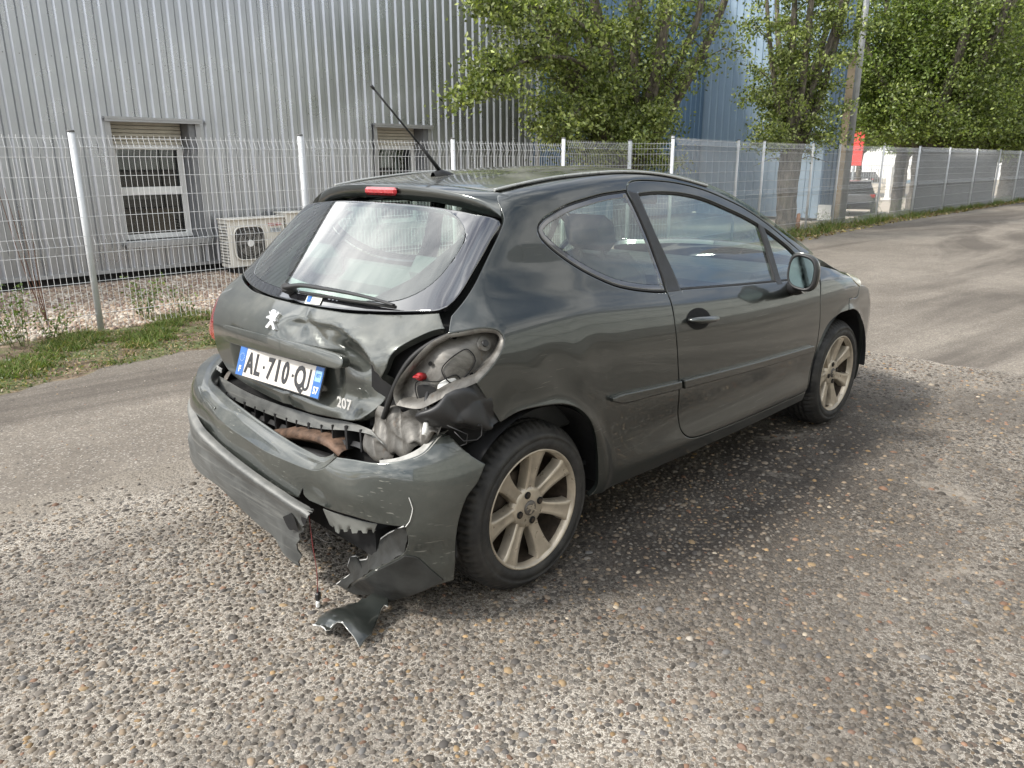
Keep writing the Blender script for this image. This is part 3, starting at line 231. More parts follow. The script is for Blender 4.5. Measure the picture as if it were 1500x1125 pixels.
class MB:
    """collects pieces into one mesh"""
    def __init__(s): s.V = []; s.F = []; s.S = []; s.M = []; s.n = 0
    def add(s, V, F, smooth=False, mi=0):
        V = np.asarray(V, float); s.V.append(V); s.F += [tuple(i+s.n for i in f) for f in F]; s.S += [smooth]*len(F); s.M += [mi]*len(F); s.n += len(V); return s
    def box(s, c, d, rz=0., bev=0., mi=0, mat=None):
        c = np.array(c, float); h = np.array(d, float)/2
        if bev > 0:
            bev = min(bev, *(h*.9)); v = []
            for sx in (-1, 1):
                for sy in (-1, 1):
                    for sz in (-1, 1):
                        k = np.array([sx, sy, sz])
                        for a in range(3):
                            e = h-bev; e[a] = h[a]; v.append(k*e)
            v = np.array(v); bm_f = hull_faces(v)
            V = v; F = bm_f
        else:
            V = np.array([[x, y, z] for x in (-1, 1) for y in (-1, 1) for z in (-1, 1)])*h
            F = [(0, 1, 3, 2), (4, 6, 7, 5), (0, 4, 5, 1), (2, 3, 7, 6), (0, 2, 6, 4), (1, 5, 7, 3)]
        if mat is not None: V = V@np.array(mat).T
        if rz: V = V@np.array([[math.cos(rz), math.sin(rz), 0], [-math.sin(rz), math.cos(rz), 0], [0, 0, 1]])
        return s.add(V+c, F, False, mi)
    def tube(s, P, r, n=8, caps=True, mi=0, smooth=True, squash=None):
        P = np.asarray(P, float); r = np.broadcast_to(np.asarray(r, float), (len(P),)); T = np.gradient(P, axis=0); T /= np.linalg.norm(T, axis=1, keepdims=True)+1e-12
        up = np.array([0, 0, 1.]) if abs(T[0][2]) < .9 else np.array([1., 0, 0]); V = []
        a = np.cross(up, T[0]); a /= np.linalg.norm(a)
        for i in range(len(P)):
            a = a-T[i]*(a@T[i]); a /= np.linalg.norm(a); b = np.cross(T[i], a)
            for k in range(n):
                t = 2*math.pi*k/n; V.append(P[i]+r[i]*(math.cos(t)*a+math.sin(t)*b*(squash or 1)))
        F = [(i*n+k, i*n+(k+1) % n, (i+1)*n+(k+1) % n, (i+1)*n+k) for i in range(len(P)-1) for k in range(n)]
        s.add(V, F, smooth, mi)
        if caps: s.F += [tuple(s.n-len(V)+k for k in range(n-1, -1, -1)), tuple(s.n-n+k for k in range(n))]; s.S += [False]*2; s.M += [mi]*2
        return s
    def lathe(s, prof, c, n=64, mi=0, closed=False, smooth=True):
        """profile (radius, y) turned about the y axis through c"""
        c = np.array(c, float); m = len(prof); t = np.arange(n)*2*math.pi/n
        V = np.array([[r*math.cos(a), y, r*math.sin(a)] for a in t for r, y in prof])+c
        F = [(k*m+i, k*m+i+1, ((k+1) % n)*m+i+1, ((k+1) % n)*m+i) for k in range(n) for i in range(m-1)]
        return s.add(V, F, smooth, mi)
    def disc(s, c, ax, r, n=20, mi=0, z=0.):
        c = np.array(c, float); ax = np.array(ax, float); ax /= np.linalg.norm(ax); a = np.cross(ax, [0, 0, 1.] if abs(ax[2]) < .9 else [1., 0, 0]); a /= np.linalg.norm(a); b = np.cross(ax, a)
        V = [c+r*(math.cos(2*math.pi*k/n)*a+math.sin(2*math.pi*k/n)*b) for k in range(n)]
        return s.add(V, [tuple(range(n))], False, mi)
    def build(s, name, mat, parent=None):
        return mesh_obj(name, np.concatenate(s.V), s.F, mat, parent, np.array(s.S), mi=s.M)
def hull_faces(v):
    import bmesh
    bm = bmesh.new(); vs = [bm.verts.new(p) for p in v]; bm.verts.index_update()
    bmesh.ops.convex_hull(bm, input=vs); bmesh.ops.dissolve_limit(bm, angle_limit=.01, verts=bm.verts, edges=bm.edges)
    F = [tuple(x.index for x in f.verts) for f in bm.faces]; bm.free(); return F
def catmull(P, closed=False, corner=None, step=.012, uniform=None):
    P = np.asarray(P, float); n = len(P); corner = corner or [0]*n; out = []
    segs = n if closed else n-1
    for i in range(segs):
        p1, p2 = P[i], P[(i+1) % n]
        if closed: p0, p3 = P[i-1], P[(i+2) % n]
        else: p0, p3 = P[max(i-1, 0)], P[min(i+2, n-1)]
        if corner[i]: p0 = p1-(p2-p1)*1.0
        if corner[(i+1) % n]: p3 = p2+(p2-p1)*1.0
        d1 = max(np.linalg.norm(p1-p0), 1e-6)**.5; d2 = max(np.linalg.norm(p2-p1), 1e-6)**.5; d3 = max(np.linalg.norm(p3-p2), 1e-6)**.5
        m1 = ((p1-p0)/d1-(p2-p0)/(d1+d2)+(p2-p1)/d2)*d2; m2 = ((p2-p1)/d2-(p3-p1)/(d2+d3)+(p3-p2)/d3)*d2
        k = uniform or max(1, int(round(np.linalg.norm(p2-p1)/step))); t = (np.arange(k)/k)[:, None]
        out.append((2*t**3-3*t**2+1)*p1+(t**3-2*t**2+t)*m1+(-2*t**3+3*t**2)*p2+(t**3-t**2)*m2)
    if not closed: out.append(P[-1:])
    return np.concatenate(out)
def resample(P, n):
    P = np.asarray(P, float); d = np.concatenate([[0], np.cumsum(np.linalg.norm(np.diff(P, axis=0), axis=1))]); t = np.linspace(0, d[-1], n)
    return np.stack([np.interp(t, d, P[:, i]) for i in range(P.shape[1])], 1)
def loft_grid(curves, nu=40, nv=4, smooth_v=True, raw=False):
    C = [resample(c if raw else catmull(c, step=.01), nu) for c in curves]
    C = np.array(C)                                            # k,nu,3
    if smooth_v: return np.stack([catmull(C[:, j], uniform=nv) for j in range(nu)], 1)
    k = len(C); out = []
    for i in range(k-1):
        for t in np.arange(nv)/nv: out.append(C[i]*(1-t)+C[i+1]*t)
    out.append(C[-1]); return np.array(out)
def grid_obj(name, G, mat, parent=None, th=.003, smooth=True, flip=False):
    nv, nu = G.shape[:2]; V = G.reshape(-1, 3)
    du = np.gradient(G, axis=1); dv = np.gradient(G, axis=0); n = np.cross(du, dv); n /= np.linalg.norm(n, axis=2, keepdims=True)+1e-12
    if flip: n = -n
    I = np.arange(nv*nu).reshape(nv, nu)
    F = np.stack([I[:-1, :-1], I[:-1, 1:], I[1:, 1:], I[1:, :-1]], -1).reshape(-1, 4)
    if flip: F = F[:, ::-1]
    if not th: return mesh_obj(name, V, F, mat, parent, smooth)
    V2 = (G-n*th).reshape(-1, 3); m = nv*nu; F2 = F[:, ::-1]+m
    b = np.concatenate([I[0, :], I[1:, -1], I[-1, -2::-1], I[-2:0:-1, 0]]); b2 = np.roll(b, -1)
    rim = np.stack([b, b+m, b2+m, b2], 1)
    if flip: rim = rim[:, ::-1]
    Vr = np.concatenate([V, V2]); base = len(Vr); Vr = np.concatenate([Vr, Vr[b], Vr[b+m]]); k = len(b)
    j = np.arange(k); jn = (j+1) % k; rim = np.stack([base+j, base+k+j, base+k+jn, base+jn], 1)
    if flip: rim = rim[:, ::-1]
    return mesh_obj(name, Vr, np.concatenate([F, F2, rim]), mat, parent, smooth)
def inside(poly, Q):
    x, y = Q[:, 0], Q[:, 1]; c = np.zeros(len(Q), bool); j = len(poly)-1
    for i in range(len(poly)):
        xi, yi = poly[i]; xj, yj = poly[j]
        if yi != yj: c ^= ((yi > y) != (yj > y)) & (x < (xj-xi)*(y-yi)/(yj-yi)+xi)
        j = i
    return c
def area2(p): return .5*np.sum(p[:, 0]*np.roll(p[:, 1], -1)-np.roll(p[:, 0], -1)*p[:, 1])
def offset_poly(p, g):
    """moves a closed polygon inward by g"""
    if area2(p) < 0: g = -g
    a = p-np.roll(p, 1, 0); b = np.roll(p, -1, 0)-p
    a /= np.linalg.norm(a, axis=1, keepdims=True)+1e-12; b /= np.linalg.norm(b, axis=1, keepdims=True)+1e-12
    na = np.stack([-a[:, 1], a[:, 0]], 1); nb = np.stack([-b[:, 1], b[:, 0]], 1); m = na+nb
    m /= np.maximum(np.sum(m*na, axis=1, keepdims=True), .6); return p+m*g
def outline(key, sp):
    Q, c = DATA[key]; return catmull(Q, True, c, sp*.7)
def triangulate(poly, holes, sp, ring=0.):
    mn, mx_ = poly.min(0), poly.max(0)
    xs = np.arange(mn[0], mx_[0], sp); ys = np.arange(mn[1], mx_[1], sp*.866); G = []
    for i, y in enumerate(ys): G.append(np.stack([xs+(sp/2 if i % 2 else 0), np.full(len(xs), y)], 1))
    G = np.concatenate(G); ok = inside(poly, G)
    for h in holes: ok &= ~inside(h, G)
    G = G[ok]; B = np.concatenate([poly]+holes)
    Rg = []
    if ring:
        for c in [poly]+holes:
            q = offset_poly(c, ring if c is poly else -ring); o2 = inside(poly, q)
            for h in holes: o2 &= ~inside(h, q)
            q = q[o2]
            if len(q):
                d = np.full(len(q), 1e9)
                for i in range(0, len(B), 64): d = np.minimum(d, np.sqrt(((q[:, None]-B[None, i:i+64])**2).sum(2)).min(1))
                Rg.append(q[d > ring*.9])
        if Rg: Rg = np.concatenate(Rg); B2 = np.concatenate([B, Rg])
    B2 = B2 if ring and len(Rg) else B
    if len(G):
        d = np.full(len(G), 1e9)
        for i in range(0, len(B2), 64): d = np.minimum(d, np.sqrt(((G[:, None]-B2[None, i:i+64])**2).sum(2)).min(1))
        G = G[d > sp*.42]
    pts = np.concatenate([B2, G]); E = []; k = 0
    for c in [poly]+holes: n = len(c); E += [(k+i, k+(i+1) % n) for i in range(n)]; k += n
    r = geometry.delaunay_2d_cdt([Vector(p) for p in pts], E, [], 0, 1e-7)
    V = np.array([tuple(v) for v in r[0]]); T = np.array([f for f in r[2]])
    cen = V[T].mean(1); ok = inside(poly, cen)
    for h in holes: ok &= ~inside(h, cen)
    T = T[ok]
    a = V[T]; s = (a[:, 1, 0]-a[:, 0, 0])*(a[:, 2, 1]-a[:, 0, 1])-(a[:, 2, 0]-a[:, 0, 0])*(a[:, 1, 1]-a[:, 0, 1])
    T[s < 0] = T[s < 0][:, ::-1]
    return V, T
def fix_nan(P):
    bad = np.isnan(P[:, 0])
    if bad.any():
        g = np.where(~bad)[0]
        for i in np.where(bad)[0]: P[i] = P[g[np.argmin(abs(g-i))]]
    return P
def panel(name, poly, fr, mat, parent, f=None, sp=.02, off=0., gap=.0025, rim=.018, holes=(), mirror=False, deform=None, roll=.0015, rimmat=None):
    """a curved sheet cut from the body surface along a closed outline given in the frame fr"""
    f = f or f_body; poly = outline(poly, sp) if isinstance(poly, str) else np.asarray(poly, float)
    if gap: poly = offset_poly(poly, gap)
    holes = [outline(h, sp) if isinstance(h, str) else np.asarray(h, float) for h in holes]
    Q, T = triangulate(poly, holes, sp, max(.0035, roll*1.6) if roll and not (name in ('window_seal',)) else 0.)
    r, u, d = FR[fr]; P = to3(f, Q, fr, off); bad = np.isnan(P[:, 0])
    if bad.any():
        cen = Q[~bad].mean(0)
        for k in range(12):
            Q[bad] += (cen-Q[bad])*.03; P[bad] = to3(f, Q[bad], fr, off); bad = np.isnan(P[:, 0])
            if not bad.any(): break
        P = fix_nan(P)
    nrm = grad(f, P)
    # frame is right handed with +d into the body: counter-clockwise (r,u) faces the viewer
    e = np.concatenate([T[:, [0, 1]], T[:, [1, 2]], T[:, [2, 0]]]); key = e[:, 0]*100000+e[:, 1]; rev = e[:, 1]*100000+e[:, 0]
    be = e[~np.isin(key, rev)]; bv = np.unique(be)
    if deform is not None:
        P = deform(P)
        fn = np.cross(P[T[:, 1]]-P[T[:, 0]], P[T[:, 2]]-P[T[:, 0]]); nrm = np.zeros_like(P)
        for i in range(3): np.add.at(nrm, T[:, i], fn)
        nrm /= np.linalg.norm(nrm, axis=1, keepdims=True)+1e-12
    to = np.zeros_like(P); ed = P[be[:, 1]]-P[be[:, 0]]; on = np.cross(ed, nrm[be[:, 0]]); on /= np.linalg.norm(on, axis=1, keepdims=True)+1e-12
    np.add.at(to, be[:, 0], on); np.add.at(to, be[:, 1], on); to /= np.linalg.norm(to, axis=1, keepdims=True)+1e-12
    n0 = nrm.copy(); P0 = P.copy()
    P = P-nrm*roll*np.isin(np.arange(len(P)), bv)[:, None]
    nn = nrm.copy(); nn[bv] = n0[bv]*.75+to[bv]*(0 if not roll else .55 if roll < .0035 else .9); nn /= np.linalg.norm(nn, axis=1, keepdims=True)
    V, F, Nn = P, T, nn; mi = np.zeros(len(T), int)
    if rim:
        m = len(P); idx = np.full(m, -1); idx[bv] = np.arange(len(bv)); k = len(bv)
        V = np.concatenate([P, P[bv], P0[bv]-n0[bv]*rim]); Nn = np.concatenate([nn, to[bv], to[bv]])
        a, b = idx[be[:, 0]], idx[be[:, 1]]
        q1 = np.stack([m+b, m+a, m+k+a], 1); q2 = np.stack([m+b, m+k+a, m+k+b], 1)
        F = np.concatenate([T, q1, q2]); mi = np.concatenate([mi, np.full(2*len(be), 1 if rimmat else 0)])
    if mirror: V = V*[1, -1, 1]; Nn = Nn*[1, -1, 1]; F = F[:, ::-1]
    return mesh_obj(name, V, F, [mat, rimmat] if rimmat else mat, parent, True, Nn, mi)
def copy_tree(o, dx, parent=None):
    c = o.copy(); COL.objects.link(c); c.parent = parent
    if parent is None: c.location = Vector(o.location)+Vector(dx)
    for ch in o.children: copy_tree(ch, (0, 0, 0), c)
    return c
def text_geo(s, size, ext=.0, bold=0., tight=1., res=3):
    """flat lettering outline -> (V, F) in its own plane, centred"""
    cu = bpy.data.curves.new("t", 'FONT'); cu.body = s; cu.size = size; cu.extrude = ext; cu.offset = bold; cu.align_x = 'CENTER'; cu.align_y = 'CENTER'; cu.space_character = tight; cu.resolution_u = res
    o = bpy.data.objects.new("t", cu); COL.objects.link(o); bpy.context.view_layer.update()
    me = o.to_mesh(); V = np.array([tuple(v.co) for v in me.vertices]); F = [tuple(p.vertices) for p in me.polygons]
    o.to_mesh_clear(); bpy.data.objects.remove(o); bpy.data.curves.remove(cu); return V, F
def lettering(name, s, O, X, Y, size, mat, parent, ext=.0008, bold=0., tight=1., sx=1.):
    V, F = text_geo(s, size, ext, bold, tight); X = np.array(X, float); X /= np.linalg.norm(X); Y = np.array(Y, float); Y -= X*(X@Y); Y /= np.linalg.norm(Y); Z = np.cross(X, Y)
    W = np.array(O)+V[:, :1]*sx*X+V[:, 1:2]*Y+V[:, 2:3]*Z
    return mesh_obj(name, W, F, mat, parent)

# ================================================================== THE SETTING
def struct(o): o["kind"] = "structure"; return o
def attr(t, name="tint"): return t.n("Attribute", attribute_name=name).outputs["Color"]
def m_asphalt():
    t = NT("worn asphalt"); sp = t.n("TexVoronoi", Scale=120., Vector=t.co).outputs["Color"]; sx = t.n("SeparateColor", Color=sp).outputs[0]
    c = t.mix(t.ramp(t.noise(.55, 8, .62, dist=.5), (.38, 0.), (.62, 1.)), (.18, .155, .127), (.275, .242, .202))
    c = t.mix(t.ramp(t.noise(5., 9, .72), (.36, 0.), (.66, 1.)), t.mix(.28, c, (.10, .09, .078)), c)
    c = t.mix(t.ramp(sx, (.15, .55), (.55, 0.)), c, (.085, .078, .07)); c = t.mix(t.ramp(sx, (.9, 0.), (.96, .7)), c, (.40, .37, .33))
    # oil and tyre marks lying along the yard
    st = t.n("TexNoise", Scale=1., Detail=6., Roughness=.6, Distortion=.8, Vector=t.n("Mapping", Vector=t.co, Scale=(.16, .62, 1.), Location=(3.2, .4, 0)).outputs[0]).outputs[0]
    c = t.mix(t.ramp(st, (.48, 0.), (.62, .7)), c, (.075, .064, .055))
    h = t.math('ADD', t.noise(220., 4), t.math('MULTIPLY', t.noise(40., 5), 1.2))
    return t.end(t.bsdf(Base_Color=c, Roughness=.88, Specular_IOR_Level=.3, Normal=t.bump(h, .55, .006)))
def m_slab():
    t = NT("exposed aggregate concrete")
    wob = t.n("Mix", data_type='RGBA'); t.set(wob.inputs[0], .018); t.set(wob.inputs[6], t.co); t.set(wob.inputs[7], t.noise(25., 3, out=1)); vec = wob.outputs[2]
    v1 = t.n("TexVoronoi", Scale=36., Randomness=1., Vector=vec); v2 = t.n("TexVoronoi", Scale=74., Vector=vec)
    r1 = t.n("SeparateColor", Color=v1.outputs["Color"]); r2 = t.n("SeparateColor", Color=v2.outputs["Color"])
    pal = lambda f: t.ramp(f, (0., (.045, .041, .037)), (.32, (.070, .064, .058)), (.55, (.10, .095, .088)), (.72, (.13, .112, .094)), (.84, (.21, .155, .09)), (.91, (.14, .09, .065)), (.97, (.28, .25, .21)))
    sand = t.mix(t.ramp(t.noise(330., 4, .7), (.40, 0.), (.58, 1.)), (.15, .132, .11), (.70, .645, .565)); gv = t.n('TexVoronoi', Scale=190., Vector=vec); sand = t.mix(t.ramp(t.n('SeparateColor', Color=gv.outputs['Color']).outputs[0], (.52, 0.), (.60, .75)), sand, t.mix(t.n('SeparateColor', Color=gv.outputs['Color']).outputs[1], (.075, .062, .05), (.22, .18, .135))); sand = t.mix(t.ramp(t.noise(3., 6, .65), (.4, 0.), (.65, .55)), sand, (.22, .195, .165))
    d1 = t.math('ADD', v1.outputs["Distance"], t.math('MULTIPLY', r1.outputs[1], .28)); d2 = t.math('ADD', v2.outputs["Distance"], t.math('MULTIPLY', r2.outputs[1], .3))
    m1 = t.ramp(d1, (.42, 1.), (.50, 0.)); m2 = t.ramp(d2, (.42, 1.), (.52, 0.))
    worn = t.ramp(t.noise(.9, 6, .6, dist=.4), (.40, .35), (.55, 1.))
    c = t.mix(t.math('MULTIPLY', m2, worn), sand, pal(r2.outputs[0])); c = t.mix(t.math('MULTIPLY', m1, worn), c, pal(r1.outputs[0]))
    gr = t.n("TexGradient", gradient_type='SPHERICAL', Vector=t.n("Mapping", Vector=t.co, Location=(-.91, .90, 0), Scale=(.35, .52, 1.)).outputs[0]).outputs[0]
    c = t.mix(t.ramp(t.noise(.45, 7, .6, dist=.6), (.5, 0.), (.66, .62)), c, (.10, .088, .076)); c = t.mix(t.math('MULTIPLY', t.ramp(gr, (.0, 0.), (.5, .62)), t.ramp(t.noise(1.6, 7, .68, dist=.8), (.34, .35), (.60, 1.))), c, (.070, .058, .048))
    sill_shade = t.n('TexGradient', gradient_type='SPHERICAL', Vector=t.n('Mapping', Vector=t.co, Location=(-.60, 1.05, 0), Scale=(.46, 1.25, 1.)).outputs[0]).outputs[0]; c = t.mix(t.math('MULTIPLY', t.ramp(sill_shade, (.0, 0.), (.55, .9)), t.ramp(t.noise(2.2, 6, .6), (.3, .6), (.6, 1.))), c, (.042, .035, .03))  # car's shade beside the sill, with some oil, painted into the slab colour
    c = t.mix(t.ramp(t.noise(1.3, 7, .65, dist=1.), (.60, 0.), (.68, .55)), c, (.36, .32, .27))
    oy = t.n('SeparateXYZ', Vector=t.co).outputs[1]; ed = t.math('ADD', t.math('MULTIPLY', t.noise(2.4, 6, .65), 1.1), oy); c = t.mix(t.ramp(t.math('MULTIPLY', ed, .4), (.60, 0.), (.74, .92)), c, t.mix(t.ramp(t.noise(90., 4, .7), (.35, 0.), (.65, 1.)), (.15, .13, .105), (.31, .275, .23)))
    h = t.math('ADD', t.math('MULTIPLY', t.math('MAXIMUM', m1, t.math('MULTIPLY', m2, .7)), .8), t.math('MULTIPLY', t.noise(240., 5, .7), .9))
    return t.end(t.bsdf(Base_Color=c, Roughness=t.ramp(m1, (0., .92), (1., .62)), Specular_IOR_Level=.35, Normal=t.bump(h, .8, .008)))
def m_soil():
    t = NT("verge soil"); c = t.mix(t.ramp(t.noise(6., 8, .7), (.38, 0.), (.64, 1.)), (.10, .07, .045), (.30, .23, .16)); c = t.mix(t.ramp(t.noise(2.2, 6, .65), (.46, 0.), (.6, .8)), c, (.12, .16, .05))
    return t.end(t.bsdf(Base_Color=c, Roughness=.95, Normal=t.bump(t.noise(60., 6, .7), .9, .02)))
def m_tint(name, rough=.7, trans=0., var=.25, spec=.3):
    t = NT(name); a = attr(t); r = t.n("NewGeometry").outputs["Random Per Island"]; c = t.mix(r, t.mix(.55, a, (0, 0, 0)) if var > .3 else a, t.mix(1., a, (1+var, 1+var, 1+var), 'MULTIPLY'))
    p = t.bsdf(Base_Color=c, Roughness=rough, Specular_IOR_Level=spec)
    if not trans: return t.end(p)
    tr = t.n("BsdfTranslucent", Color=t.mix(1., c, (1.25, 1.35, .55), 'MULTIPLY')); m = t.n("MixShader"); t.set(m.inputs[0], trans); t.set(m.inputs[1], p.outputs[0]); t.set(m.inputs[2], tr.outputs[0]); return t.end(m)
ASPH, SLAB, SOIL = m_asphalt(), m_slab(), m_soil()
PEB = m_tint("pebble stone", .62, 0, .25, .28); BLADE = m_tint("grass blade", .6, .3, .35); LEAF = m_tint("poplar leaf", .38, .42, .5, .55)

def sheet(name, poly, z, mat):
    p = np.array(poly, float); tris = geometry.tessellate_polygon([[Vector((*q, 0)) for q in p]]); V = np.column_stack([p, np.full(len(p), z)]); F = []
    for a, b, c in tris:
        F.append((a, b, c) if (p[b][0]-p[a][0])*(p[c][1]-p[a][1])-(p[c][0]-p[a][0])*(p[b][1]-p[a][1]) > 0 else (a, c, b))
    return struct(mesh_obj(name, V, F, mat))
GM = simple("sandy ground", (.36, .31, .25), .95, 0, .15, .6, .3, 80.)
sheet("ground", [(-250, -250), (400, -250), (400, 6.3), (20.2, 6.3), (20.2, 300), (-250, 300)], -.03, GM)
struct(mesh_obj("bank", [[20.2, 6.3, -.03], [400, 6.3, -.03], [400, 9.6, -.87], [20.2, 9.6, -.87], [20.2, 300, -.87], [20.2, 300, -.03]], [(0, 1, 2, 3), (0, 3, 4, 5)], SOIL))
ex = np.array([-30, -6, -2.4, -.75, -.15, .3, .7, 2., 5., 9., 13.2, 16., 19.6, 25.7, 34., 60.]); ey = np.array([3.0, 3.1, 3.2, 3.38, 3.62, 3.66, 3.74, 3.85, 4.05, 4.25, 4.45, 4.7, 4.95, 5.04, 5.2, 5.6])
xs = np.concatenate([np.linspace(-6, 6, 160), np.linspace(6.2, 40, 120)]); eyy = np.interp(xs, ex, ey)+.05*np.sin(xs*5.1)+.04*np.sin(xs*11.7+1)+rng.normal(0, .018, len(xs))
edge = np.stack([xs, eyy], 1)
YARD = sheet("asphalt_yard", [(-60, -70), (90, -70), (90, 5.6)]+[tuple(p) for p in edge[::-1]]+[(-60, 3.0)], 0., ASPH)
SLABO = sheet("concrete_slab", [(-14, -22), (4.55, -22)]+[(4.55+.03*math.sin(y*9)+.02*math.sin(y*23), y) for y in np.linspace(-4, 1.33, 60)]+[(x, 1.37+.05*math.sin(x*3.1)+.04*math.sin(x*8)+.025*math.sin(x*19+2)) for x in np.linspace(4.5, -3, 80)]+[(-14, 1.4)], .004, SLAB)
sheet("verge", [tuple(p+[0, -.02]) for p in edge]+[(40, 6.3), (-6, 6.3)], -.006, SOIL)
sheet("gravel_bed", [(-8, 5.22), (10.3, 5.3), (10.3, 8.5), (-8, 8.5)], -.001, simple("gravel dust", (.30, .24, .20), .95, 0, .3, 30., .6, 60.))

# ---- pebbles standing out of the slab
def dome(nr=7, seed=0):
    g = np.random.default_rng(seed); V = [[0, 0, 1.]]; w = 1+.10*g.normal(size=nr)
    for r, z in ((.55, .80), (.92, .34), (1.0, -.2)): V += [[r*w[k]*math.cos(2*math.pi*(k+.3*g.random())/nr), r*w[k]*math.sin(2*math.pi*k/nr), z] for k in range(nr)]
    F = [(0, 1+k, 1+(k+1) % nr) for k in range(nr)]
    for j in range(2): F += [(1+j*nr+k, 1+(j+1)*nr+k, 1+(j+1)*nr+(k+1) % nr) for k in range(nr)]+[(1+j*nr+k, 1+(j+1)*nr+(k+1) % nr, 1+j*nr+(k+1) % nr) for k in range(nr)]
    return np.array(V), np.array(F)
PALC = np.array([(.066, .060, .055), (.095, .086, .078), (.12, .115, .11), (.15, .13, .11), (.185, .15, .115), (.23, .165, .095), (.15, .095, .07), (.30, .27, .23), (.08, .074, .07), (.11, .096, .082)])
def jgrid(x0, x1, y0, y1, s):
    a, b = np.meshgrid(np.arange(x0, x1, s), np.arange(y0, y1, s)); p = np.stack([a.ravel(), b.ravel()], 1); p[:, 0] += (np.arange(len(p)) % 2)*s*.3; return p+rng.uniform(-.42, .42, p.shape)*s
def scatter(name, P, r, asp, flat, cols, mat, parent=None, z0=.004, sink=.35, seed=1):
    n = len(P); g = np.random.default_rng(seed); out = []
    VS_, FS, CS = [], [], []; base = 0
    for kind in range(6):
        sel = np.where(g.integers(0, 6, n) == kind)[0] if False else np.arange(kind, n, 6)
        V0, F0 = dome(7, 100+kind+seed); a = g.uniform(0, 6.28, len(sel)); ca, sa = np.cos(a), np.sin(a); k = len(V0)
        x = V0[None, :, 0]*r[sel, None]; y = V0[None, :, 1]*r[sel, None]*asp[sel, None]; z = (V0[None, :, 2]-sink)*r[sel, None]*flat[sel, None]
        W = np.stack([P[sel, 0, None]+x*ca[:, None]-y*sa[:, None], P[sel, 1, None]+x*sa[:, None]+y*ca[:, None], z0+z], -1).reshape(-1, 3)
        VS_.append(W); FS.append((F0[None]+(np.arange(len(sel))*k)[:, None, None]).reshape(-1, 3)+base); CS.append(np.repeat(cols[sel], k, 0)); base += len(W)
    return mesh_obj(name, np.concatenate(VS_), np.concatenate(FS), mat, parent, True, col=np.concatenate(CS))
c2 = np.array([CAMP.x, CAMP.y])
def visible(P, marg=.06):
    v = np.column_stack([P, np.zeros(len(P))])-np.array(CAMP); rm = np.array(cam.matrix_world.to_3x3()); q = v@rm; u = q[:, 0]/-q[:, 2]*26.838/36; vv = q[:, 1]/-q[:, 2]*26.838/36
    return (q[:, 2] < 0) & (abs(u) < .5+marg) & (abs(vv) < .375+marg)
PP, RR = [], []
for s, d0, d1, r0, r1, keep in ((.0212, 0, 3.6, .005, .0128, .95), (.038, 3.6, 7.2, .008, .0165, .9)):
    p = jgrid(-1.7, 4.5, -4.2, 1.32, s); d = np.linalg.norm(p-c2, axis=1); n_ = np.sin(p[:, 0]*2.3+1)*np.sin(p[:, 1]*2.9)+np.sin(p[:, 0]*5.1-p[:, 1]*4.2)*.6
    ok = (d >= d0) & (d < d1) & visible(p) & (rng.random(len(p)) < np.clip((1.36-p[:, 1])/.75+.25*n_, .06, 1)*keep*np.clip(.88+.22*n_, .45, 1)); p = p[ok]
    PP.append(p); RR.append(rng.uniform(r0, r1, len(p))*np.where(rng.random(len(p)) < .06, 1.55, 1.))
PP, RR = np.concatenate(PP), np.concatenate(RR); n = len(PP)
asp = rng.uniform(.58, 1., n); flat = rng.uniform(.45, .85, n); ci_ = rng.choice(len(PALC), n, p=[.17, .2, .17, .14, .085, .025, .035, .005, .08, .09]); cols = PALC[ci_]*rng.uniform(.65, 1.35, (n, 1))*np.array([1.03, .97, .88])
big = np.argsort(-(RR/np.linalg.norm(PP-c2, axis=1))*(visible(PP, -.01)))[:290]; rest = np.setdiff1d(np.arange(n), big)
o = scatter("pebbles", PP[rest], RR[rest], asp[rest], flat[rest], cols[rest], PEB, SLABO); o["kind"] = "stuff"
vm = []
for k in range(len(PALC)):
    V0, F0 = dome(9, 300+k); mm = mesh_obj("pebble", V0-[0, 0, .35], F0, PEB, None, True, col=np.repeat(PALC[k][None], len(V0), 0)); vm.append(mm.data); bpy.data.objects.remove(mm)
for i in big:
    o = bpy.data.objects.new("pebble", vm[ci_[i]]); COL.objects.link(o); o.parent = SLABO; o.location = (PP[i, 0], PP[i, 1], .004); o.rotation_euler = (rng.normal(0, .12), rng.normal(0, .12), rng.uniform(0, 6.28)); o.scale = (RR[i], RR[i]*asp[i], RR[i]*flat[i])
# loose grit on the asphalt
p = jgrid(-1.6, 6., 1.4, 3.6, .075); p = p[(rng.random(len(p)) < .42) & visible(p)]; k = len(p); o = scatter("loose_grit", p, rng.uniform(.0025, .007, k), rng.uniform(.6, 1, k), rng.uniform(.5, .8, k), PALC[rng.choice(len(PALC), k)]*1.15, PEB, YARD, .0, .1, 5); o["kind"] = "stuff"
# pale gravel beyond the fence
PALG = np.array([(.34, .28, .22), (.29, .22, .17), (.24, .17, .13), (.40, .35, .29), (.32, .24, .17), (.19, .14, .115), (.46, .41, .35)])
p = jgrid(-1.6, 4.4, 5.16, 8.25, .042); p = p[rng.random(len(p)) < .95]; k = len(p); o = scatter("pale_gravel", p, rng.uniform(.014, .034, k), rng.uniform(.6, 1, k), rng.uniform(.6, .95, k), PALG[rng.choice(len(PALG), k)]*rng.uniform(.8, 1.15, (k, 1)), PEB, None, .0, .05, 8); tag(o, "bed of pale pink and cream gravel along the foot of the grey wall", "gravel", kind="stuff")

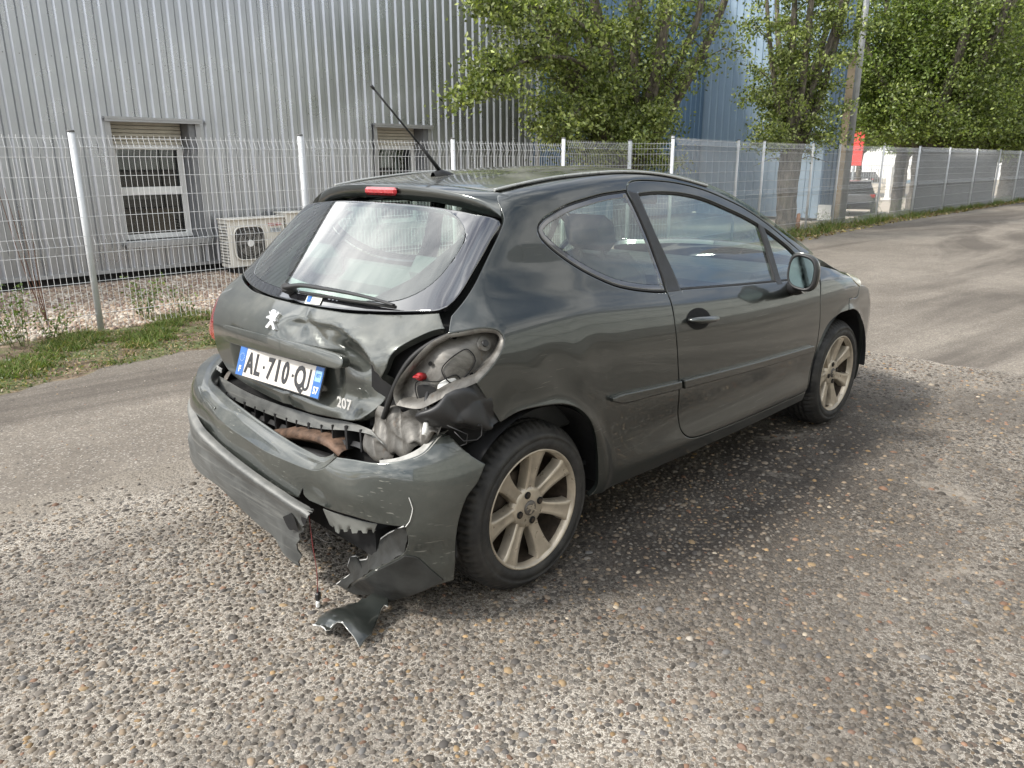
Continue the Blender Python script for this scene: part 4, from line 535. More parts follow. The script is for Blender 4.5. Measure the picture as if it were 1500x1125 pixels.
# ---- grass and weeds
def blades(name, P, h, w, cols, lean=.5, seg=2):
    n = len(P); a = rng.uniform(0, 6.28, n); l = rng.normal(0, lean, (n, 2))*h[:, None]; px, py = np.cos(a)*w, np.sin(a)*w
    A = np.column_stack([P[:, 0]-px, P[:, 1]-py, P[:, 2]]); B = np.column_stack([P[:, 0]+px, P[:, 1]+py, P[:, 2]])
    C = np.column_stack([P[:, 0]-px*.7+l[:, 0]*.4, P[:, 1]-py*.7+l[:, 1]*.4, P[:, 2]+h*.6]); D_ = np.column_stack([P[:, 0]+px*.7+l[:, 0]*.4, P[:, 1]+py*.7+l[:, 1]*.4, P[:, 2]+h*.6]); E = np.column_stack([P[:, 0]+l[:, 0], P[:, 1]+l[:, 1], P[:, 2]+h*.95])
    V = np.stack([A, B, C, D_, E], 1).reshape(-1, 3); i = np.arange(n)*5
    F = [None]; F = np.concatenate([np.stack([i, i+1, i+3], 1), np.stack([i, i+3, i+2], 1), np.stack([i+2, i+3, i+4], 1)]); return mesh_obj(name, V, F, BLADE, None, True, col=np.repeat(cols, 5, 0))
GC = np.array([(.13, .19, .045), (.17, .22, .06), (.09, .14, .035), (.25, .24, .09), (.36, .28, .15)])
def grass_patch(name, x0, x1, dens, lab, hs=(.018, .055), thr=.2):
    n = int((x1-x0)*1.9*dens); x = rng.uniform(x0, x1, n); e = np.interp(x, ex, ey); y = e+.05+rng.beta(1.3, 1.2, n)*(5.35-e) if x1 < 8 else e+.02+rng.beta(1., 1.3, n)*1.0
    q = np.sin(x*3.1+.5)*np.sin(y*4.3+x)+.7*np.sin(x*7.7-y*5.)+.5*np.sin(x*13+y*17); ok = q > thr+rng.normal(0, .25, n); x, y, q = x[ok], y[ok], q[ok]; k = len(x)
    h = rng.uniform(*hs, k)*(1+.5*np.clip(q, 0, 1)); o = blades(name, np.column_stack([x, y, np.full(k, -.008)]), h, rng.uniform(.0022, .0045, k)*(1 if x1 < 8 else 2.2), GC[rng.choice(5, k, p=[.34, .26, .2, .1, .1])]*rng.uniform(.75, 1.25, (k, 1)), .75)
    tag(o, lab, "grass", kind="stuff")
grass_patch("verge_grass", -1.7, 3.2, 5200, "patchy green grass growing along the near fence beside the car")
grass_patch("far_verge_grass", 12.5, 38., 420, "thin strip of grass and litter under the far fence", (.04, .16))
def leaf_cloud(C, size, cols, up=.3):
    n = len(C); N_ = rng.normal(size=(n, 3)); N_[:, 2] = abs(N_[:, 2])*.8+up; N_ /= np.linalg.norm(N_, axis=1, keepdims=True); T = np.cross(N_, rng.normal(size=(n, 3))); T /= np.linalg.norm(T, axis=1, keepdims=True); B = np.cross(N_, T); s = size[:, None]
    V = np.stack([C-T*s, C+B*s*.62-T*s*.1+N_*s*.12, C+T*s*1.05, C-B*s*.62-T*s*.1+N_*s*.12], 1).reshape(-1, 3); i = np.arange(n)*4
    return V, np.concatenate([np.stack([i, i+1, i+2], 1), np.stack([i, i+2, i+3], 1)]), np.repeat(cols, 4, 0)
k = 9000; x = rng.uniform(-1.6, 3., k); e = np.interp(x, ex, ey); y = e+rng.beta(1, 1.6, k)*1.4
V, F, c = leaf_cloud(np.column_stack([x, y, rng.uniform(0, .02, k)]), rng.uniform(.006, .016, k), np.array([(.10, .15, .04), (.30, .23, .13), (.38, .31, .2), (.07, .11, .03), (.20, .13, .07)])[rng.choice(5, k, p=[.36, .2, .12, .2, .12])], 1.2)
tag(mesh_obj("leaf_litter", V, F, LEAF, None, False, col=c), "low clover leaves and dry litter scattered over the near verge", "leaf litter", kind="stuff")
k = 2600; x = rng.uniform(13, 36, k); e = np.interp(x, ex, ey); y = e-.25+rng.beta(1, 1.4, k)*.9
V, F, c = leaf_cloud(np.column_stack([x, y, rng.uniform(.003, .03, k)]), rng.uniform(.02, .05, k), np.array([(.14, .15, .05), (.34, .26, .13), (.42, .34, .2), (.20, .12, .07)])[rng.choice(4, k)], 1.2)
tag(mesh_obj("fallen_leaves", V, F, LEAF, None, False, col=c), "yellow and brown fallen leaves along the foot of the far fence", "fallen leaves", kind="stuff")
def weed(x, y, h, n, sp, label, seed, grp=None, dry=0.):
    g = np.random.default_rng(seed); r = thing("weed", (x, y, 0), label, "weed", grp); m = MB(); C = []
    for k in range(n):
        a = g.uniform(0, 6.28); b = np.array([x, y, 0])+np.array([math.cos(a), math.sin(a), 0])*sp*.4*g.random(); hh = h*g.uniform(.55, 1.); tip = b+np.array([math.cos(a)*sp*g.random(), math.sin(a)*sp*g.random(), hh]); P = np.array([b, b*.6+tip*.4+[0, 0, .1*hh], tip]); m.tube(catmull(P, uniform=4), np.linspace(.003, .0012, 9), 4, caps=False)
        for t in np.linspace(.15, 1, int(8+hh*34)): C.append(P[0]*(1-t)+P[2]*t+[0, 0, .1*hh*math.sin(math.pi*t)]+g.normal(size=3)*[.035, .035, .015])
    m.build("stem", simple("weed stem", (.12, .13, .05), .8) if "weed stem" not in MAT else MAT["weed stem"], r); C = np.array(C); k = len(C)
    V, F, c = leaf_cloud(C, g.uniform(.009, .02, k), (np.array([(.13, .20, .055), (.18, .24, .08), (.10, .15, .045)])[g.integers(0, 3, k)])*(1-dry)+np.array([.2, .13, .07])*dry, .1); mesh_obj("foliage", V, F, LEAF, r, False, col=c)
weed(.95, 5.42, .46, 16, .24, "bushy green weed growing in the gravel behind the near fence", 3); weed(-.25, 4.95, .55, 14, .22, "tall leafy weed at the foot of the near fence by the picture edge", 4); weed(-.02, 5.0, .36, 10, .18, "shorter weed against the near fence beside the tall weed", 6); weed(1.35, 5.5, .30, 9, .2, "small low weed in the gravel just right of the bushy weed", 7)
m_ = thing("dead_stalk", (.12, 5.55, 0), "bare reddish dead stalk standing in the gravel behind the near fence", "plant"); m = MB()
for k in range(4): m.tube(catmull(np.array([(.12, 5.55, 0), (.10-.03*k, 5.55, .5), (.06-.07*k+.04, 5.5+.03*k, .9+.2*k)]), uniform=5), np.linspace(.006, .002, 11), 5)
m.build("stalk", simple("dead stem", (.15, .075, .05), .9), m_)
for i, (x, y, h, lb) in enumerate(((17.9, 5.55, .5, "low scrubby weed in the far fence in front of the white board"), (20.6, 5.7, .9, "tallest thin weed by the far fence right of the lamp post"), (22.3, 5.6, .65, "leafy weed at the far fence post next to the first screened panel"), (16.9, 5.6, .45, "weed at the foot of the far fence right of the poplar trunk"), (26.0, 5.7, .6, "weed in front of the grey privacy mesh on the far fence"))):
    weed(x, y, h, 9, .3, lb, 20+i)

# ---- wire fences
GALV = simple("galvanised wire", (.60, .61, .62), .45, .2, .05); POSTM = simple("fence post coating", (.62, .64, .66), .38, .1, .1, 5.); CAPM = simple("grey post cap", (.12, .12, .12), .6)
def wire_fence(name, pts, hz, label, levels, folds, dx=.05, postr=.028, wr=.0022, screens=()):
    F_ = thing(name, (pts[0][0], pts[0][1], 0), label, "fence")
    for x, y, h in pts:
        m = MB(); m.tube([[x, y, -.02], [x, y, h+.02]], postr, 14); po = m.build("post", POSTM, F_); m = MB(); m.tube([[x, y, h+.02], [x, y, h+.036]], [postr*1.12, postr*1.05], 14); m.build("post_cap", CAPM, po)
    for i in range(len(pts)-1):
        (xa, ya, ha), (xb, yb, hb) = pts[i], pts[i+1]; Lr = math.hypot(xb-xa, yb-ya); d = np.array([xb-xa, yb-ya])/Lr; nrm = np.array([d[1], -d[0]]); V, Fc = [], []; m = MB(); ts = np.arange(.04, Lr-.035, dx); nt_ = len(ts); prof = []
        for z in levels: prof.append((z, folds.get(z, 0.)))
        prof = [(p_[0]*ha, p_[1]) for p_ in prof]; k = len(prof); h3 = 3
        an = np.array([R(90), R(210), R(330)])
        base = np.array([xa, ya])+np.outer(ts, d)+nrm*(postr+.006)
        ring = np.array([[math.cos(a)*wr, math.sin(a)*wr] for a in an])
        W = np.zeros((nt_, k, 3, 3))
        for j, (z, o_) in enumerate(prof):
            c = base+nrm*o_; W[:, j, :, 0] = c[:, None, 0]+ring[None, :, 0]*d[0]+ring[None, :, 1]*nrm[0]; W[:, j, :, 1] = c[:, None, 1]+ring[None, :, 0]*d[1]+ring[None, :, 1]*nrm[1]; W[:, j, :, 2] = z
        idx = np.arange(nt_*k*3).reshape(nt_, k, 3); q = [np.stack([idx[:, :-1, a], idx[:, :-1, (a+1) % 3], idx[:, 1:, (a+1) % 3], idx[:, 1:, a]], -1).reshape(-1, 4) for a in range(3)]
        m.add(W.reshape(-1, 3), np.concatenate(q).tolist())
        for z, o_ in prof[1:-1]:
            a = np.array([xa, ya])+d*.02+nrm*(postr+.006+o_+wr*1.9); b = np.array([xb, yb])-d*.02+nrm*(postr+.006+o_+wr*1.9); m.tube([[*a, z], [*b, z]], wr*1.15, 4, caps=False, smooth=False)
        pn = m.build("wire_panel", GALV, F_)
        if i in screens:
            m = MB(); a = np.array([xa, ya])-nrm*.045; b = np.array([xb, yb])-nrm*.045; c = (a+b)/2; m.box([c[0], c[1], ha*.495], [Lr-.01, .006, ha*.955], rz=math.atan2(d[1], d[0])); m.build("privacy_screen", SCREEN, F_)
        if i in screens and i == max(screens): pass
SCREEN = None
def m_screen():
    t = NT("grey privacy mesh"); c = t.mix(t.ramp(t.noise(1.2, 6, .6), (.35, 0.), (.65, 1.)), (.055, .06, .058), (.10, .105, .10)); wv = t.n("TexNoise", Scale=1., Vector=t.n("Mapping", Vector=t.co, Scale=(40., 40., 6.)).outputs[0]).outputs[0]; c = t.mix(t.ramp(wv, (.4, 0.), (.65, .4)), c, (.15, .155, .15))
    p = t.bsdf(Base_Color=c, Roughness=.8, Specular_IOR_Level=.2); tr = t.n("BsdfTransparent"); v = t.noise(5.5, 4, .6); m = t.n("MixShader"); t.set(m.inputs[0], t.ramp(v, (.70, .06), (.73, .9))); t.set(m.inputs[1], p.outputs[0]); t.set(m.inputs[2], tr.outputs[0]); return t.end(m)
SCREEN = m_screen()
LV = [.02, .10, .27, .415, .46, .505, .60, .70, .80, .895, .94, .985, 1.0]; FO = {.46: .035, .94: .035}
wire_fence("near_fence", [(-4.0, 5.06, 1.73), (-1.79, 5.08, 1.73), (.43, 5.1, 1.74), (2.68, 5.16, 1.76), (4.87, 5.2, 1.77), (7.02, 5.22, 1.82), (9.0, 5.5, 1.83)], None, "white welded wire fence with round posts in front of the grey building", LV, FO)
wire_fence("fence_return", [(9.02, 5.5, 1.83), (9.42, 4.93, 1.86)], None, "short turned end section of wire fence behind the car roof", LV, FO)
fx = [9.45, 12.4, 13.45, 15.75, 17.2, 20.0, 22.75, 25.5, 28.4, 31.3, 34.2, 37.2]; fpts = [(x, np.interp(x, [9.4, 12.4, 40], [4.95, 5.4, 5.42]), 1.9 if x < 21 else 1.93) for x in fx]
wire_fence("far_fence", fpts, None, "long galvanised wire fence receding along the yard under the trees", LV, FO, screens=(6, 7, 8, 10), wr=.0028)

# ---- grey ribbed building
def m_clad(name, col, met=.35, rough=.42):
    t = NT(name); c = t.mix(t.ramp(t.noise(.7, 6, .6), (.35, 0.), (.65, 1.)), tuple(v*.97 for v in col), tuple(v*1.03 for v in col)); st = t.n("TexNoise", Scale=1., Detail=5., Vector=t.n("Mapping", Vector=t.co, Scale=(9., 9., .7)).outputs[0]).outputs[0]; c = t.mix(t.ramp(st, (.5, 0.), (.75, .05)), c, tuple(v*.7 for v in col))
    return t.end(t.bsdf(Base_Color=c, Metallic=met, Roughness=t.ramp(t.noise(2., 4), (.3, rough-.07), (.7, rough+.1)), Normal=t.bump(t.noise(1.6, 2), .03, .02)))
CLAD = m_clad("grey cladding", (.46, .475, .50), .75, .30); CLAD_B = m_clad("blue cladding", (.15, .235, .34)); CLAD_LIT = m_clad("sunlit blue cladding", (.32, .42, .52)); FLASH = simple("grey flashing", (.40, .405, .41), .4, .3, .08, 3.); DARKP = simple("dark plinth", (.02, .02, .02), .9); PVC = simple("white window frame", (.82, .82, .80), .35, 0, .05); SHUT = simple("cream shutter", (.64, .61, .53), .5, 0, .06); REVEAL = simple("dark reveal", (.20, .205, .215), .5, .2)
def m_pane():
    t = NT("dark window glass"); tr = t.n("BsdfTransparent", Color=(.55, .58, .57)); g = t.n("BsdfGlossy", Color=(1, 1, 1), Roughness=.01); m = t.n("MixShader"); t.set(m.inputs[0], t.math('MULTIPLY_ADD', t.n("Fresnel", IOR=t.math("MULTIPLY_ADD", t.n("NewGeometry").outputs["Backfacing"], 1/1.5-1.5, 1.5)).outputs[0], 1.2, .03)); t.set(m.inputs[1], tr.outputs[0]); t.set(m.inputs[2], g.outputs[0]); return t.end(m)
PANE = m_pane(); ROOMD = simple("dark room", (.045, .045, .045), .9, 0, .3, 3.)
WY = 8.40
def rib_profile(x0, x1, p=.1687, fl=.025, bt=.046, dp=.027, x_ref=1.04-.04):
    xs = [(x0, 0.)]; k0 = math.floor((x0-x_ref)/p)-1
    for k in range(k0, k0+int((x1-x0)/p)+4):
        b = x_ref+k*p
        for dx_, dy in ((0, 0), (fl, dp), (fl+bt, dp), (2*fl+bt, 0)):
            x = b+dx_
            if x0+1e-4 < x < x1-1e-4: xs.append((x, dy))
    def dep(x):
        u = (x-x_ref) % p; return 0. if u > 2*fl+bt else dp*min(1, u/fl, (2*fl+bt-u)/fl)
    xs.append((x1, dep(x1))); xs[0] = (x0, dep(x0)); return xs
def clad_sheet(name, x0, x1, z0, z1, mat, parent, yw=WY, **kw):
    pr = rib_profile(x0, x1, **kw); n = len(pr); V = [[x, yw+d, z] for z in (z0, z1) for x, d in pr]; return mesh_obj(name, V, [(i, i+1, n+i+1, n+i) for i in range(n-1)], mat, parent)
BLD = thing("grey_building", (4., WY, 0), "long grey metal building with vertical ribbed cladding and two small windows", "building"); ZT = 5.0
brk = [-5.2+.0, *[1.86-1.0122*k for k in range(6, 0, -1)], 1.86]
wins = ((1.86, 2.97, .50, 2.05), (5.99, 7.07, .50, 2.10))
def run(x0, x1, z0, z1):
    n = max(1, round((x1-x0)/1.0122)); st = (x1-x0)/n
    for k in range(n): clad_sheet("cladding_sheet", x0+k*st, x0+(k+1)*st, z0, z1, CLAD, BLD)
run(-5.22, 1.86, .13, ZT); run(2.97, 5.99, .13, ZT); run(7.07, 9.74, .13, ZT)
for x0, x1, z0, z1 in wins:
    run(x0, x1, z1, ZT); run(x0, x1, .13, z0)
    W_ = bpy.data.objects.new("window", None); COL.objects.link(W_); W_.parent = BLD; dp = .30
    m = MB(); m.box([(x0+x1)/2, WY-.03, z1+.022], [x1-x0+.14, .07, .03]); m.box([(x0+x1)/2, WY-.055, z1+.0], [x1-x0+.14, .008, .05]); m.build("lintel_flashing", FLASH, W_)
    m = MB(); m.box([(x0+x1)/2, WY+.06, z0-.02], [x1-x0+.06, .32, .03]); m.box([(x0+x1)/2, WY-.095, z0-.045], [x1-x0+.06, .008, .06]); m.build("sill", FLASH, W_)
    m = MB(); m.box([x1-.045, WY+dp/2+.01, (z0+z1)/2], [.10, dp, z1-z0-.01]); m.box([x0-.004, WY+dp/2+.01, (z0+z1)/2], [.02, dp, z1-z0]); m.box([(x0+x1)/2, WY+dp/2, z1+.0], [x1-x0, dp, .012]); m.build("reveal", REVEAL, W_)
    for xj in (x0-.03, x1+.03): m = MB(); m.box([xj, WY-.006, (z0+z1)/2], [.07, .01, z1-z0]); m.build("jamb_flashing", FLASH, W_)
    sx0, sx1 = x0+.05, x1-.10; zs_ = z1-.30; bx = bpy.data.objects.new("roller_shutter", None); COL.objects.link(bx); bx.parent = W_
    for k in range(6): m = MB(); m.box([(sx0+sx1)/2, WY+dp-.03, z1-.025-k*.05], [sx1-sx0, .022, .045], bev=.008); o = m.build("shutter_slat", SHUT, W_)
    bpy.data.objects.remove(bx)
    zf0, zf1 = z0+.0, zs_; zm = zf0+(zf1-zf0)*.52; y = WY+dp
    for nm, c, d in (("frame_bar", [(sx0+sx1)/2, y, zf0+.035], [sx1-sx0, .07, .07]), ("frame_bar", [(sx0+sx1)/2, y, zf1-.03], [sx1-sx0, .07, .06]), ("frame_bar", [sx0+.035, y, (zf0+zf1)/2], [.07, .066, zf1-zf0-.1]), ("frame_bar", [sx1-.035, y, (zf0+zf1)/2], [.07, .066, zf1-zf0-.1]), ("transom", [(sx0+sx1)/2, y-.004, zm], [sx1-sx0-.12, .07, .10])):
        m = MB(); m.box(c, d, bev=.006); m.build(nm, PVC, W_)
    for a, b in ((zf0+.07, zm-.05), (zm+.05, zf1-.06)): m = MB(); m.box([(sx0+sx1)/2, y+.01, (a+b)/2], [sx1-sx0-.13, .012, b-a]); m.build("pane", PANE, W_)
    m = MB(); xa, xb, ya, yb, za, zb2 = x0-.3, x1+.3, WY+dp+.06, WY+2.4, z0-.1, z1+.2; m.box([(xa+xb)/2, yb, (za+zb2)/2], [xb-xa, .03, zb2-za]); m.box([xa, (ya+yb)/2, (za+zb2)/2], [.03, yb-ya-.03, zb2-za]); m.box([xb, (ya+yb)/2, (za+zb2)/2], [.03, yb-ya-.03, zb2-za]); m.box([(xa+xb)/2, (ya+yb)/2, zb2], [xb-xa+.02, yb-ya, .03]); m.box([(xa+xb)/2, (ya+yb)/2, za], [xb-xa+.02, yb-ya, .03]); m.build("room", ROOMD, W_)
    if x0 < 4:
        m = MB(); m.box([2.62, WY+.75, .72], [.34, .3, .30]); m.build("cardboard_box", simple("cardboard", (.22, .13, .07), .8), W_); m = MB(); m.box([2.35, WY+.8, 1.05], [.6, .3, .05]); m.box([2.2, WY+1.1, 1.75], [.5, .4, .06]); m.build("shelf", simple("shelf grey", (.3, .3, .29), .6), W_)
    else:
        PB = simple("hanging paper", (.70, .74, .70), .7, 0, .1, 8.)
        for k, (a, b, c, d) in enumerate(((.05, .2, 1.22, 1.82), (.28, .45, 1.45, 1.82), (.30, .46, .8, 1.35), (.55, .66, 1.3, 1.82), (.1, .24, .7, 1.1))): m = MB(); m.box([x0+.08+(a+b)/2, y+.10+.01*k, (c+d)/2], [b-a, .004, d-c]); m.build("hanging_sheet", PB, W_)
m = MB(); m.box([2.2, WY+.09, .06], [15., .02, .16]); m.build("plinth", DARKP, BLD); m = MB(); m.box([2.2, WY-.006, .135], [14.9, .03, .045]); m.build("base_flashing", FLASH, BLD)
m = MB(); m.box([9.72, WY+5., ZT/2], [.04, 9.9, ZT]); m.box([2.2, WY+5., ZT+.03], [15.0, 10.1, .08]); m.box([-5.2, WY+5., ZT/2], [.04, 9.9, ZT]); m.build("shell", CLAD, BLD)
m = MB(); m.tube([[9.78, WY-.07, .0], [9.78, WY-.07, ZT]], .048, 14); m.build("downpipe", simple("white pipe", (.62, .63, .64), .4), BLD)
for z in (2.75, 4.4):
    m = MB()
    for k in range(88):
        x = -5.1+k*.1687
        if x < 9.6: m.tube([[x, WY-.004, z], [x, WY+.004, z]], .007, 6)
    o = m.build("fixing_screws", simple("screw", (.2, .2, .2), .5) if "screw" not in MAT else MAT["screw"], BLD); o["kind"] = "stuff"
# outdoor units
ACM = simple("cream metal casing", (.74, .71, .64), .5, 0, .1, 4.); ACD = simple("fan dark", (.05, .048, .045), .6); ACG = simple("fan grille wire", (.30, .29, .27), .5)
def ac(x, y, zt, label, txt):
    A = thing("outdoor_unit", (x, y, 0), label, "air conditioner"); wd, dp, h = .86, .32, zt-.10; zc = .10+h/2; yf = y-dp/2
    m = MB(); fx_, fz, fr = x-.13, zc-.0, .235; m.box([x, y+.01, zc], [wd, dp-.02, h], bev=.01); cs = m.build("casing", ACM, A)
    m = MB(); m.box([x, y, zt+.006], [wd+.03, dp+.03, .02], bev=.006); m.build("lid", ACM, A)
    pts = []; 
    for k in range(48):
        a = 2*math.pi*k/48; s_ = lambda v: math.copysign(abs(v)**.45, v); pts.append([fx_+.225*s_(math.cos(a)), fz+.225*s_(math.sin(a))])
    pts = np.array(pts); m = MB(); m.add(np.array([[p[0], yf-.002+.001, p[1]] for p in pts[::-1]]), [tuple(range(48))]); m.build("fan_opening", ACD, A)
    G = np.array([[[fx_+(p[0]-fx_)*k, yf+o_, fz+(p[1]-fz)*k] for p in np.concatenate([pts, pts[:1]])] for k, o_ in ((1.06, 0.003), (1.04, -.012), (1.0, -.012), (.98, -.0015))]); grid_obj("fan_surround", G, ACM, A, 0)
    m = MB()
    for k in range(5):
        a0 = k*2*math.pi/5; P = np.array([[fx_+r*math.cos(a0+d), yf-.004-.004*(d > .3), fz+r*math.sin(a0+d)] for r, d in ((.04, 0), (.19, -.1), (.19, .75), (.04, .6))]); m.add(P, [(0, 1, 2, 3), (3, 2, 1, 0)])
    m.build("fan_blades", simple("fan blade", (.16, .155, .14), .5) if "fan blade" not in MAT else MAT["fan blade"], A)
    m = MB(); m.tube([[fx_, yf-.016, fz], [fx_, yf-.004, fz]], .048, 20); m.build("fan_hub", PVC, A)
    m = MB()
    for r in (.07, .105, .14, .175, .208): m.tube([[fx_+r*math.cos(a), yf-.014, fz+r*math.sin(a)] for a in np.linspace(0, 2*math.pi, 33)], .0016, 4, caps=False)
    for k in range(8): a = k*math.pi/4; m.tube([[fx_+.04*math.cos(a), yf-.013, fz+.04*math.sin(a)], [fx_+.215*math.cos(a), yf-.013, fz+.215*math.sin(a)]], .0018, 4, caps=False)
    m.build("fan_grille", ACG, A)
    if txt: lettering("maker_lettering", txt, [x+.265, yf-.0015, zt-.09], [1, 0, 0], [0, 0, 1], .052, simple("red print", (.45, .04, .05), .5), A, .0006, .0012); m = MB(); [m.box([x+.21+.045*k, yf-.001, zt-.165], [.034, .003, .055]) for k in range(4)]; m.build("rating_label", simple("grey label", (.33, .36, .38), .5), A)
    m = MB(); m.box([x-.3, y, .05], [.09, dp+.04, .10]); m.box([x+.3, y, .05], [.09, dp+.04, .10]); m.build("foot", DARKP, A)
    m = MB()
    for k in range(14): m.box([x-wd/2-.002, y+.01, .16+k*h/16], [.004, dp-.06, .012])
    m.build("side_louvres", ACD, A)
ac(3.43, 7.94, .755, "cream outdoor air conditioner unit nearer the window, red maker's name", "TOSHIBA"); ac(4.38, 8.06, .80, "cream outdoor air conditioner unit half hidden behind the car's rear screen", "")
# ---- blue building
BB_ = thing("blue_building", (14., 11., 0), "blue ribbed metal building behind the trees with its end wall coloured as sunlit", "building")
for k in range(9): clad_sheet("blue_sheet", 9.9+k*1.01, 9.9+(k+1)*1.01, .1, 7.4, CLAD_B, BB_, yw=10.3, p=.25, fl=.02, bt=.05, dp=.03)
def clad_y(x, y0, y1, z0, z1, mat):
    pr = rib_profile(y0, y1, p=.22, fl=.02, bt=.05, dp=.03); n = len(pr); V = [[x+d, y, z] for z in (z0, z1) for y, d in pr]; mesh_obj("blue_sheet", V, [(i+1, i, n+i, n+i+1) for i in range(n-1)], mat, BB_)
for k in range(4): clad_y(19., 6.55+k*.95, 6.55+(k+1)*.95, .05, 7.4, CLAD_LIT)  # sun on this end wall is put into the colour as a lighter blue
for k in range(1): clad_sheet("blue_sheet", 19., 20.0, .05, 7.4, CLAD_B, BB_, yw=6.54, p=.25, fl=.02, bt=.05, dp=.03)
m = MB(); m.box([14.4, 15.4, 3.7], [9.1, 9.9, 7.3]); m.box([19.55, 9.3, 3.7], [.9, 5.3, 7.2]); m.build("shell", CLAD_B, BB_)
# ---- bits by the corner of the blue building
cp = thing("concrete_pole", (19.4, 6.15, 0), "thick weathered beige concrete pole at the corner of the blue building", "pole"); m = MB(); m.box([19.4, 6.18, 2.1], [.25, .26, 4.2], bev=.03); m.build("shaft", simple("weathered concrete", (.22, .178, .125), .9, 0, .25, 3., .3, 60.), cp)
tag(MB().tube([[18.55, 5.72, 0], [18.55, 5.72, 9.]], [.085, .06], 14).build("lamp_post", simple("zinc pole", (.36, .37, .38), .45, .4)), "tall slim galvanised lamp post beside the concrete pole", "lamp post")
tag(MB().box([18.9, 6.35, .22], [.012, .34, .40], rz=.25).build("white_board", simple("board white", (.62, .63, .62), .5)), "white board leaning against the concrete pole", "board")
tag(MB().tube([[15.55, 5.5, 0], [15.55, 5.5, .36], [15.56, 5.5, .38]], [.05, .045, .02], 8).build("orange_stump", simple("orange plastic", (.35, .14, .05), .7)), "orange-brown marker stub at the foot of the tree trunk", "marker")

# ---- trees
def m_bark():
    t = NT("poplar bark"); mp = t.n("Mapping", Vector=t.co, Scale=(9., 9., 1.6)).outputs[0]; n1 = t.n("TexNoise", Scale=2.2, Detail=8., Roughness=.65, Distortion=.8, Vector=mp).outputs[0]; c = t.mix(t.ramp(n1, (.38, 0.), (.62, 1.)), (.045, .038, .030), (.20, .175, .14)); c = t.mix(t.ramp(t.noise(3., 5), (.55, 0.), (.68, .5)), c, (.09, .10, .05)); return t.end(t.bsdf(Base_Color=c, Roughness=.9, Normal=t.bump(n1, .9, .03)))
BARK = m_bark()
def tree(name, x, y, r, hf, h, limbs, spread, seed, nl, ls, label, zlo=1.7, cols=((.165, .205, .06), (.23, .27, .088), (.34, .38, .15), (.10, .135, .04)), flat=(1, 1), trunk=True, bias=(0, 0), grp=None, clump=.20, twl=(.7, 1.5), extra=()):
    g = np.random.default_rng(seed); T_ = thing(name, (x, y, 0), label, "tree", grp); m = MB(); b0 = np.array([x, y, 0.])
    if trunk:
        P = catmull(np.array([b0+[0, 0, -.05 if x < 20 else -.88], b0+[.02, 0, .25], b0+[-.02, .02, hf*.6], b0+[0, 0, hf]]), uniform=4); rr = r*np.interp(np.linspace(0, 1, len(P)), [0, .12, .6, 1], [1.35, 1.1, .95, 1.05]); rr = rr*(1+.05*g.normal(size=len(P))); m.tube(P, rr, 14)
    tw = []
    for k in range(limbs):
        a = 2*math.pi*(k+.6*g.random())/limbs; sp = spread*g.uniform(.35, 1.); dirn = np.array([math.cos(a)*flat[0]+bias[0], math.sin(a)*flat[1]+bias[1], 0]); top = h*g.uniform(.75, 1.)
        S = b0+[0, 0, hf*g.uniform(.8, 1.)]; P = np.array([S, S+dirn*sp*.30+[0, 0, (top-hf)*.22], S+dirn*sp*.62+[0, 0, (top-hf)*.55]+g.normal(size=3)*.15, S+dirn*sp*.85+[0, 0, top-hf]]); Q = catmull(P, uniform=6); r0 = r*g.uniform(.42, .62); m.tube(Q, np.linspace(r0, .018, len(Q)), 8)
        for t in np.linspace(.06, 1, int(9+h*2.2)):
            i = min(int(t*(len(Q)-1)), len(Q)-2); f = t*(len(Q)-1)-i; p = Q[i]*(1-f)+Q[i+1]*f; az = g.uniform(0, 6.28); ln = g.uniform(*twl)*(1-.45*t)*(spread/2.4)**.5; e = p+np.array([(math.cos(az)*flat[0]+bias[0])*ln, (math.sin(az)*flat[1]+bias[1])*ln, ln*g.uniform(-.25, .6)]); mid = (p+e)/2+[0, 0, .12*ln]; tw.append((p, mid, e))
            if g.random() < .75: m.tube([p, mid, e], [.016, .010, .004], 5, caps=False)
    for ex_ in extra:
        Q = catmull(np.array(ex_, float), uniform=6); m.tube(Q, np.linspace(.05, .008, len(Q)), 6, caps=False)
        for t in np.linspace(.22, 1, 20):
            i = min(int(t*(len(Q)-1)), len(Q)-2); p = Q[i]; az = g.uniform(0, 6.28); ln = g.uniform(.3, .8); e = p+np.array([math.cos(az)*ln, math.sin(az)*ln*.7, ln*g.uniform(-.5, .4)]); mid = (p+e)/2+[0, 0, .08]; tw.append((p, mid, e)); tw.append((p, mid, e)); m.tube([p, mid, e], [.009, .006, .003], 4, caps=False)
    m.build("trunk", BARK, T_)
    tw = [t_ for t_ in tw if t_[2][2] > zlo-.4]; w_ = np.array([1.6 if t_[2][2] < 7.5 else .55 for t_ in tw]); w_ /= w_.sum(); ch = g.choice(len(tw), nl, p=w_); tt = g.beta(2., 1.1, nl)[:, None]; A = np.array([t_[0] for t_ in tw])[ch]; Bm = np.array([t_[1] for t_ in tw])[ch]; E = np.array([t_[2] for t_ in tw])[ch]
    C = (1-tt)**2*A+2*tt*(1-tt)*Bm+tt**2*E+g.normal(size=(nl, 3))*clump*np.array([1, 1, .8])*(.5+.7*tt); C = C[C[:, 2] > zlo+g.normal(0, .15, nl)]; k = len(C)
    tc_ = g.integers(0, len(cols), len(tw)); cc = np.array(cols)[np.where(g.random(nl) < .6, tc_[ch], g.integers(0, len(cols), nl))][:k]*g.uniform(.8, 1.25, (k, 1)); V, F, c = leaf_cloud(C, g.uniform(.65, 1.15, k)*ls, cc, .1); mesh_obj("crown", V, F, LEAF, T_, False, col=c)
